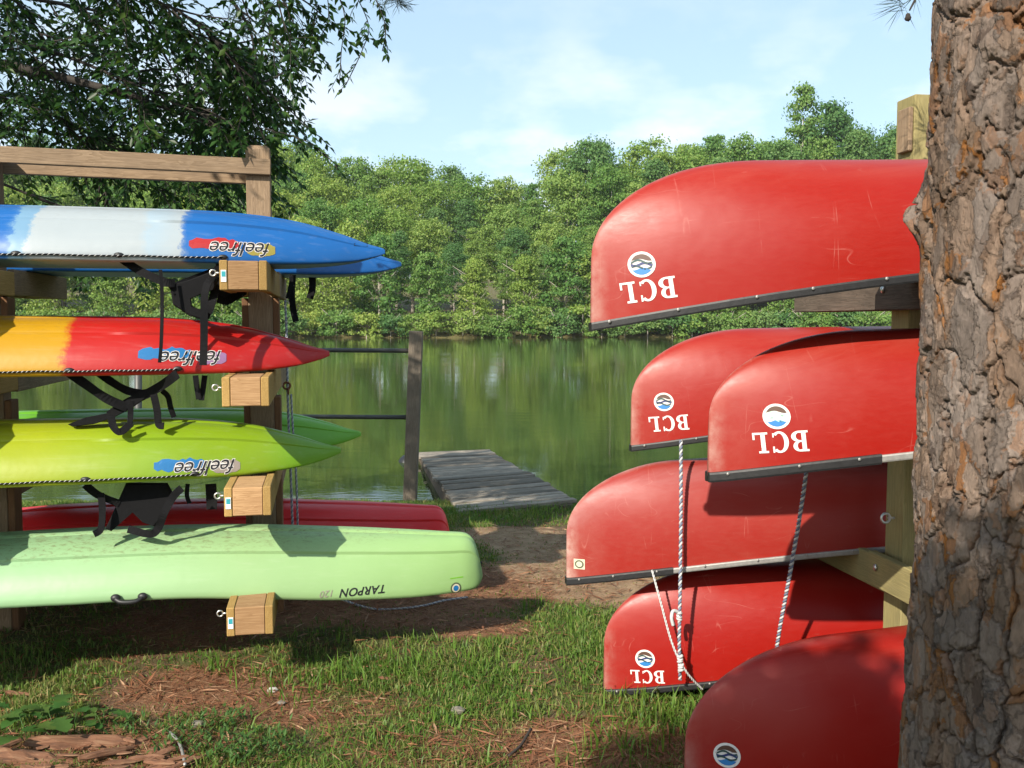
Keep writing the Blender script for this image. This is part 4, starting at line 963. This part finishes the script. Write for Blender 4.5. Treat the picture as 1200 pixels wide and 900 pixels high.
# ------------------------------------------------------------------ overhanging broadleaf tree on the left
TR = Vector((-6.0, 7.2, 0)); over = thing('overhanging_tree', 'dark leafy tree whose drooping branches hang over the kayak rack', 'tree', tuple(TR))
rt = random.Random(99); br = MB(); LP = []; LD = []; LN = []; LS = []
tk = MB(); tkp = spline([TR+Vector((0, 0, -.2)), TR+Vector((.1, -.1, 2)), TR+Vector((.5, -.4, 4)), TR+Vector((.9, -1, 6.5))], 6); tk.tube(tkp, list(np.linspace(.24, .08, len(tkp))), 12); setp(tk.build('trunk', M['bark_near']), over)
def leaf(p, d, s):
    LP.append(p); LD.append(d); LN.append((rt.gauss(0, .6), rt.gauss(0, .6)-.2, 1.0)); LS.append(s)
def twig_(p, d, L, s):
    n = max(3, int(L/.026)); pts = [p]; d = d.normalized()
    for i in range(n):
        d = (d + Vector((rt.gauss(0, .10), rt.gauss(0, .10), -.04+rt.gauss(0, .06)))).normalized(); p = p + d*(L/n); pts.append(p)
        sd = d.cross(Vector((0, 0, 1))); sd = sd.normalized() if sd.length > .05 else Vector((1, 0, 0))
        leaf(tuple(p), tuple(d*.7 + sd*(1 if i % 2 else -1)*.8 + Vector((0, 0, -.25))), s*rt.uniform(.7, 1.2))
    leaf(tuple(p), tuple(d), s); br.tube(pts[::2]+[pts[-1]], .0022, 3, False)
def branch(p, d, L, s, dens=1.0):
    n = int(L/.07)+1; pts = [p]; d = d.normalized()
    for i in range(n):
        d = (d + Vector((rt.gauss(0, .09), rt.gauss(0, .09), -.02+rt.gauss(0, .06)))).normalized(); p = p + d*.07; pts.append(p)
        if rt.random() < dens:
            td = (d + Vector((rt.gauss(0, .8), rt.gauss(0, .8), rt.gauss(-.25, .5)))).normalized(); twig_(p, td, rt.uniform(.12, .30), s)
    twig_(p, d, .22, s); br.tube(pts, list(np.linspace(.007, .003, len(pts))), 4, False)
LIMBS = [  # (pixel path with distance, branches per metre, branch length)
 ([(-80,20,6.5),(60,60,6.3),(160,100,6.2),(250,140,6.0)], 5.5, .5),
 ([(-80,100,7.0),(50,130,6.9),(150,180,6.9),(250,205,6.8)], 4.0, .5),
 ([(-60,-60,6.0),(120,-20,5.9),(220,20,5.8),(280,80,5.7)], 6.0, .42),
 ([(60,-80,5.6),(190,-55,5.6),(280,-35,5.5),(330,-15,5.5)], 4.0, .36),
 ([(-80,180,8.0),(40,230,8.0),(160,270,8.0),(290,290,8.0)], 1.5, .45),
 ([(-20,-50,7.0),(60,60,7.0),(110,170,7.0),(130,260,7.0)], 4.5, .55),
 ([(120,-60,6.5),(190,60,6.5),(235,140,6.5)], 5.5, .55),
 ([(210,-80,6.2),(285,20,6.2),(300,70,6.2),(305,105,6.2)], 4.0, .36),
 ([(-80,250,8.6),(60,280,8.6),(190,320,8.6),(300,335,8.6)], 1.2, .4),
 ([(150,110,6.2),(230,140,6.1),(280,158,6.0),(320,165,6.0)], 2.6, .26),
 ([(-80,60,7.6),(80,100,7.6),(200,125,7.6),(270,140,7.6)], 4.6, .45),
 ([(-80,-20,6.8),(100,10,6.8),(230,40,6.8),(300,70,6.8)], 5.5, .5),
 ([(-60,140,7.4),(90,160,7.4),(190,175,7.4),(270,200,7.6)], 4.0, .45)]
for path, per, bl in LIMBS:
    pts = spline([at(*q) for q in path], 8); ln = sum((b-a).length for a, b in zip(pts, pts[1:]))
    start = TR + Vector((.5, -.4, rt.uniform(2.8, 4.8))); lp = spline([start, (start+pts[0])/2+Vector((0, 0, .3)), pts[0]], 5)
    br.tube(lp, list(np.linspace(.06, .021, len(lp))), 6); br.tube(pts, list(np.linspace(.014, .004, len(pts))), 6)
    for k in range(int(ln*per*2.7)):
        f = rt.random()**.9*(len(pts)-1.01); i = int(f); p = pts[i].lerp(pts[i+1], f-i); d = (pts[i+1]-pts[i]).normalized()
        branch(p, d*.8 + Vector((rt.gauss(0, .6), rt.gauss(0, .6), rt.gauss(-.15, .5))), bl*rt.uniform(.5, 1.25), .068, .85)
for path in ([(392,-20),(404,20),(400,60),(398,96)], [(330,-20),(340,30),(338,70),(341,108)], [(415,-10),(432,30),(424,60),(405,100)], [(360,-20),(372,20),(350,60),(345,82)], [(430,-20),(445,10),(452,35),(448,60)], [(310,150),(345,160),(370,172),(395,195)], [(380,-30),(385,20),(372,50),(365,75)], [(300,-20),(318,40),(322,80)]):
    pts = spline([at(x, y, 5.5) for x, y in path], 6); br.tube(pts, .0028, 4, False)
    for p, q in zip(pts, pts[1:]):
        if rt.random() < .35: twig_(p, (q-p).normalized()+Vector((rt.gauss(0, .6), rt.gauss(0, .6), -.3)), rt.uniform(.05, .12), .055)
        sdv = Vector((rt.choice((-1, 1)), rt.gauss(0, .5), -.4)); leaf(tuple(p), tuple((q-p).normalized()+sdv), .05)
setp(br.build('branches', M['bark_near']), over)
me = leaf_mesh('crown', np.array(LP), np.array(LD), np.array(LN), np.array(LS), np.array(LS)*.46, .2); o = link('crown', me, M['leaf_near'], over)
NL = len(LP)
# upper crown, above the frame
rC = np.random.default_rng(77); P = []; N = []
for k in range(170):
    c = np.array([rC.uniform(-6.5, -.6), rC.uniform(3.3, 6.8), rC.uniform(4.3, 6.8)]); d = unit(rC.normal(size=(60, 3))); P.append(c+d*.42*rC.uniform(.3, 1, (60, 1))); N.append(unit(d+rC.normal(size=d.shape)*.6))
P = np.concatenate(P); N = np.concatenate(N); T = unit(np.cross(N, rC.normal(size=N.shape))); ln = rC.uniform(.07, .13, len(P))
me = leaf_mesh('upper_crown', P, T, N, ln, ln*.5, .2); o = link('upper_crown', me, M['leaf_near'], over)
ub_ = MB()
for k in range(14):
    e = Vector((rt.uniform(-5.5, -1), rt.uniform(2, 6), rt.uniform(4.6, 6.4))); s0 = TR+Vector((.6, -.5, rt.uniform(4, 5.8))); ub_.tube(spline([s0, (s0+e)/2+Vector((0, 0, .3)), e], 4), list(np.linspace(.06, .012, 9)), 6)
setp(ub_.build('upper_limbs', M['bark_near']), over)
# pine tufts among the leaves
PP = []; DD = []
for (x, y, d_) in [(20,120,8.5),(45,140,8.5),(10,150,8.5),(60,115,8.6),(35,165,8.5),(85,150,8.6),(300,78,7.5),(310,85,7.5),(322,78,7.5),(290,70,7.5),(466,4,6.2),(452,-4,6.2),(270,20,7.5),(285,35,7.5),(110,130,8.6),(130,150,8.6),(180,165,8.6),(210,150,8.6)]:
    for k in range(3):
        p, d = needles(at(x+rN.uniform(-10, 10), y+rN.uniform(-10, 10), d_), (rN.normal()*.4+.3, rN.normal()*.4, rN.normal()*.3), 42, .1, rN); PP.append(p); DD.append(d)
PP = np.concatenate(PP); DD = np.concatenate(DD); me = leaf_mesh('pine_tuft', PP, DD, rN.normal(size=PP.shape), np.full(len(PP), .10), np.full(len(PP), .004), .1); link('needle_tufts', me, M['needle'], over)

# unseen tree added, crown shaped to shade the lowest canoe and the pine's foot
for (cx0, cx1, lab) in ((-2.7, -.8, 'unseen leafy tree added behind the camera to shade the lowest canoe'),):
    cm = (cx0+cx1)/2; sh = thing('shade_tree', lab, 'tree', (cm, -2.2, 0)); P = []; N = []
    for k in range(int(280*(cx1-cx0))):
        xx = rC.uniform(cx0, cx1); c = np.array([xx, rC.uniform(-2.6, -1.7), rC.uniform(2.8, 4.45 if xx < -1.72 else 4.15)]); d = unit(rC.normal(size=(60, 3))); P.append(c+d*.26*rC.uniform(.3, 1, (60, 1))); N.append(unit(d+rC.normal(size=d.shape)*.6))
    P = np.concatenate(P); N = np.concatenate(N); T = unit(np.cross(N, rC.normal(size=N.shape))); ln = rC.uniform(.09, .15, len(P))
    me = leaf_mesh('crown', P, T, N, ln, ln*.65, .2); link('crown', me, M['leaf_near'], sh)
    mb = MB(); tpt = [Vector((cm, -2.2, -.1)), Vector((cm+.05, -2.2, 1.4)), Vector((cm, -2.15, 2.8))]; mb.tube(spline(tpt, 5), list(np.linspace(.07, .04, 11)), 8)
    for k in range(8):
        e = Vector((cx0+(cx1-cx0)*k/7, -2.2+rt.uniform(-.3, .3), 4.0)); mb.tube(spline([tpt[1].lerp(tpt[2], rt.random()), (tpt[2]+e)/2, e], 4), list(np.linspace(.03, .008, 9)), 6)
    setp(mb.build('trunk', M['bark_near']), sh)

# ------------------------------------------------------------------ grass, straw, small things on the ground
def blades(name, pts, hts, wds, r, lean=.5):
    n = len(pts); P = np.array(pts); h = np.array(hts)[:, None]; w = np.array(wds)[:, None]; an = r.uniform(0, 6.283, n); le = np.abs(r.normal(0, lean, n))[:, None]
    D = np.stack([np.cos(an), np.sin(an), np.zeros(n)], -1); a2 = r.uniform(0, 6.283, n); Sd = np.stack([np.cos(a2), np.sin(a2), np.zeros(n)], -1)
    up = np.array([0, 0, 1.])[None, :]; mid = P + up*h*.55 + D*h*le*.28; tip = P + up*h*(1-.28*np.minimum(le, 2.2)) + D*h*le*.95
    V = np.stack([P-Sd*w*.5, P+Sd*w*.5, mid+Sd*w*.42, mid-Sd*w*.42, tip], axis=1); return quads_mesh(name, V, 5, [(0, 1, 2, 3), (3, 2, 4)])
rg = np.random.default_rng(31); gp = []; gh = []; gw = []; sp_ = []
def in_view(x, y, m=60): px = 600 + x/y*F; return -m < px < 1200+m
for _ in range(530000):
    y = 2.7 + 8.3*rg.random()**1.12; x = rg.uniform(-.72, .68)*y
    if y > 10.6: continue
    g, p, l = cover(x, y); q = rg.random()
    under = (-3.6 < (x - P0.x)*U1.x + (y-P0.y)*U1.y < 1.0) and (-1.2 < (x-P0.x)*V1.x+(y-P0.y)*V1.y < 1.0)
    cl = .5+.5*noise.noise((x*5.5, y*5.5, 2)); dens = (g**1.2)*.95*(.35 if under else 1)*(.35+.9*cl)
    if q < dens*.80+.06:
        h = (.012+.022*g+.022*g*cl)*rg.uniform(.6, 1.5)*(1.25 if noise.noise((x*1.7, y*1.7, 9)) > .15 else .9); gp.append((x, y, gzn(x, y)-.004)); gh.append(h); gw.append(rg.uniform(.0035, .0065)*(1+.06*y))
    elif q > 1-.26*max(l, .40)*(1-.4*g): sp_.append((x, y))
me = blades('grass', gp, gh, gw, rg, .75); meta(link('grass', me, M['grassblade']), 'short green and yellowing grass on the bank', kind='stuff')
print('grass', len(gp), 'straw', len(sp_), 'leaves', NL, 'far trees', nplace[0])
n = len(sp_); an = rg.uniform(0, 6.283, n); P = np.array([(x, y, gzn(x, y)+.004+.012*rg.random()) for x, y in sp_]); D = np.stack([np.cos(an), np.sin(an), rg.normal(0, .12, n)], -1)
me = leaf_mesh('straw', P, D, np.tile([0, 0, 1.], (n, 1))+rg.normal(0, .2, (n, 3)), rg.uniform(.05, .15, n), np.where(rg.random(n) < .15, rg.uniform(.006, .014, n), rg.uniform(.0018, .0035, n)), .3); meta(link('pine_straw', me, M['straw']), 'fallen pine straw and bits of bark on the soil', kind='stuff')
# taller tufts
tp = []; thh = []; tw = []
def tuft(px, py, n, h, spread):
    c = on_ground(px, py)
    for _ in range(n):
        x = c.x+rg.normal(0, spread); y = c.y+rg.normal(0, spread*.8); tp.append((x, y, gz(x, y)-.01)); thh.append(h*rg.uniform(.35, .95)); tw.append(rg.uniform(.005, .010))
for px, py, n, h, s in [(250,785,26,.16,.05),(262,790,20,.18,.04),(300,800,26,.15,.07),(330,805,30,.17,.08),(370,800,34,.18,.09),(405,795,34,.17,.09),(440,790,32,.18,.09),(480,785,34,.17,.10),(520,780,30,.15,.10),(555,772,26,.14,.10),(590,768,20,.12,.1),
    (75,800,18,.10,.06),(100,790,12,.10,.05),(350,820,24,.12,.08),(395,860,18,.10,.06),(520,850,20,.10,.06),(620,840,22,.10,.08),(640,800,24,.10,.1),(700,800,26,.12,.1),(690,850,26,.13,.09),
    (740,850,40,.15,.10),(780,850,44,.18,.10),(800,830,40,.18,.1),(760,880,40,.16,.1),(720,880,30,.14,.09),(680,890,26,.12,.08),(820,845,30,.17,.08),(700,760,24,.11,.09),(650,770,20,.1,.1),(740,820,34,.14,.09),
    (620,590,50,.16,.22),(650,596,50,.14,.2),(570,604,50,.14,.2),(600,610,60,.12,.25),(545,612,30,.13,.15)]:
    tuft(px, py, n, h, s)
for _ in range(150):
    x = rg.uniform(-2.2, 1.6); y = rg.uniform(3.5, 6.5)
    if cover(x, y)[0] > .55:
        for _ in range(7): tp.append((x+rg.normal(0, .02), y+rg.normal(0, .02), gz(x, y)-.008)); thh.append(rg.uniform(.06, .13)); tw.append(rg.uniform(.005, .009))
for _ in range(2600):
    x = rg.uniform(-.2, 4.5); y = rg.uniform(6.6, 10.0)
    if path_mask(x, y) < .3: tp.append((x, y, gz(x, y)-.01)); thh.append(rg.uniform(.06, .13)); tw.append(rg.uniform(.007, .012))
me = blades('tall_grass', tp, thh, tw, rg, .7); meta(link('tall_grass', me, M['tallgrass']), 'taller fresh grass tufts under the racks', kind='stuff')
# leafy weeds
def lobed(c, L, ang, tilt, mb):
    d = Vector((math.cos(ang), math.sin(ang), tilt)).normalized(); s = d.cross(Vector((0, 0, 1))).normalized(); nn = s.cross(d)
    prof = [(0, .03), (.12, .10), (.25, .30), (.38, .16), (.52, .38), (.66, .20), (.80, .28), (.92, .16), (1.0, 0)]; vv = []
    for t_, w_ in prof:
        cpt = c + d*L*t_ + Vector((0, 0, -L*.22*t_*t_)); vv += [cpt - s*w_*L + nn*w_*L*.2, cpt, cpt + s*w_*L + nn*w_*L*.2]
    k = len(prof); mb.add(vv, [f for i in range(k-1) for f in ((3*i, 3*i+1, 3*i+4, 3*i+3), (3*i+1, 3*i+2, 3*i+5, 3*i+4))])
def weed(px, py, n, L, h, label, spread=.05):
    c = on_ground(px, py); root = thing('weed_plant', label, 'plant', tuple(c)); st = MB()
    for i in range(n):
        an = i*2.4+rt.uniform(-.4, .4); b = c+Vector((rt.gauss(0, spread), rt.gauss(0, spread), 0)); tpt = b+Vector((math.cos(an)*L*.35, math.sin(an)*L*.35, h*rt.uniform(.5, 1.1))); st = MB(); st.tube([b-Vector((0,0,.01)), (b+tpt)/2+Vector((0,0,.01)), tpt], .002, 4); setp(st.build('stem', M['weed']), root)
        m = MB(); lobed(tpt, L*rt.uniform(.7, 1.15), an, rt.uniform(-.1, .5), m); setp(m.build('leaf', M['weed']), root)
weed(50, 868, 13, .13, .13, 'oak seedling with lobed green leaves by the rotten wood', .05)
weed(22, 850, 6, .09, .09, 'small seedling with a few lobed leaves beside the oak seedling', .03)
weed(110, 852, 7, .08, .07, 'low lobed weed among pine straw near the oak seedling', .04)
for px, py, n, s in [(185, 868, 9, .06), (150, 862, 7, .05), (240, 860, 12, .09), (270, 855, 12, .09), (300, 878, 12, .08), (330, 888, 10, .07), (215, 880, 8, .06), (255, 885, 12, .08), (285, 895, 12, .08)]:
    c = on_ground(px, py)
    for _ in range(n*9):
        x = c.x+rg.normal(0, s); y = c.y+rg.normal(0, s*.7); tp.append((x, y, gz(x, y))) 
wp = np.array(tp[-9*91:]); n = len(wp); an = rg.uniform(0, 6.283, n); D = np.stack([np.cos(an), np.sin(an), rg.uniform(.2, 1.2, n)], -1)
wp[:, 2] += rg.uniform(0, .07, n); me = leaf_mesh('clover', wp, D, np.tile([0, 0, 1.], (n, 1)), rg.uniform(.02, .045, n), rg.uniform(.008, .014, n), .2); meta(link('ground_cover', me, M['weed']), 'fine-leaved green ground cover in the foreground', kind='stuff')

# rotten wood fragments in the corner
def chip(px, py, L, w, h, ang, lift, label, group=None, mat='chip', name='wood_fragment'):
    c = on_ground(px, py); rr = random.Random(px*7+py); mb = MB(); N = 7; vv = []
    for i in range(N+1):
        k = i/N; e = math.sin(math.pi*min(1, max(0, k*.9+.06)))**.45
        for j in range(6):
            a = j*math.pi/3+.3; vv.append(Vector(((k-.5)*L+rr.uniform(-.012, .012)*L*3*(j % 2), math.cos(a)*w/2*e*rr.uniform(.75, 1.15), math.sin(a)*h/2*e*rr.uniform(.7, 1.2))))
    ff = [(i*6+k, i*6+(k+1) % 6, (i+1)*6+(k+1) % 6, (i+1)*6+k) for i in range(N) for k in range(6)] + [tuple(range(5, -1, -1)), tuple(N*6+k for k in range(6))]
    mb.add(vv, ff); o = mb.build(name, M[mat], sm=False); o.location = c+Vector((0, 0, h*.28+lift)); o.rotation_euler = (rr.uniform(-.3, .3), rr.uniform(-.12, .12), ang)
    meta(o, label, 'wood fragment', group); return o
chip(105, 876, .50, .10, .07, .12, .0, 'long pale rotten wood slab in the pile of fragments')
chip(125, 893, .22, .045, .035, .75, .03, 'bright orange splinter lying across the rotten wood')
chip(30, 893, .40, .10, .06, -.05, .0, 'broad tan rotten log piece at the pile edge')
rq = random.Random(4)
for k in range(46):
    px = rq.uniform(-10, 235); py = rq.uniform(872, 910); c_ = chip(int(px), int(py), rq.uniform(.05, .16), rq.uniform(.015, .045), rq.uniform(.008, .03), rq.uniform(-.6, 1.0), rq.uniform(0, .03), 'small reddish splinter in the rotten wood pile by the oak seedling', 'rotten wood splinters')
chip(452, 800, .075, .022, .014, .05, .02, 'small tan bark chip lying on the grass', mat='chip')
chip(20, 816, .16, .03, .02, -.25, .01, 'pale stick fragment on straw above the oak seedling')
for px, py, s, lab in [(320, 811, .022, 'tiny white scrap on the reddish straw'), (537, 836, .032, 'small grey stone in the grass'), (232, 852, .03, 'tan pebble beside the ground cover'), (330, 826, .018, 'little pale pebble on bare soil')]:
    c = on_ground(px, py); mb = MB(); mb.sphere((0, 0, 0), s, 7, 5, (1.2, .8, .6), .25); o = mb.build('stone', M['stone_pale'] if 'white' in lab else M['stone_grey'], sm=False); o.location = c+Vector((0, 0, s*.4)); meta(o, lab, 'stone')
mb = MB(); mb.tube([p+Vector((0, 0, .015)) for p in spline([on_ground(596, 890), on_ground(608, 880), on_ground(614, 872), on_ground(622, 858)], 5)], .006, 6); meta(mb.build('twig', M['bark_near']), 'dark bent twig lying on the grass', 'twig')
mb = MB(); mb.tube([p+Vector((0, 0, .03)) for p in spline([on_ground(199, 866), on_ground(209, 876), on_ground(214, 890), on_ground(217, 905)], 5)], .007, 6); meta(mb.build('twig', M['alu']), 'smooth pale grey twig beside the rotten wood', 'twig')

# ------------------------------------------------------------------ thin summer haze over the lake
mb = MB(); mb.box((-430, -62, -4.0), (430, 430, 62)); hz = mb.build('haze', None, sm=False); meta(hz, 'thin summer haze over the lake', kind='stuff')
hm = bpy.data.materials.new('haze'); hm.use_nodes = True; hn = hm.node_tree.nodes; hn.clear(); ho = hn.new('ShaderNodeOutputMaterial'); hv = hn.new('ShaderNodeVolumePrincipled')
hv.inputs['Color'].default_value = (.93, .96, 1, 1); hv.inputs['Density'].default_value = .00014; hm.node_tree.links.new(hv.outputs[0], ho.inputs['Volume']); hz.data.materials.append(hm)
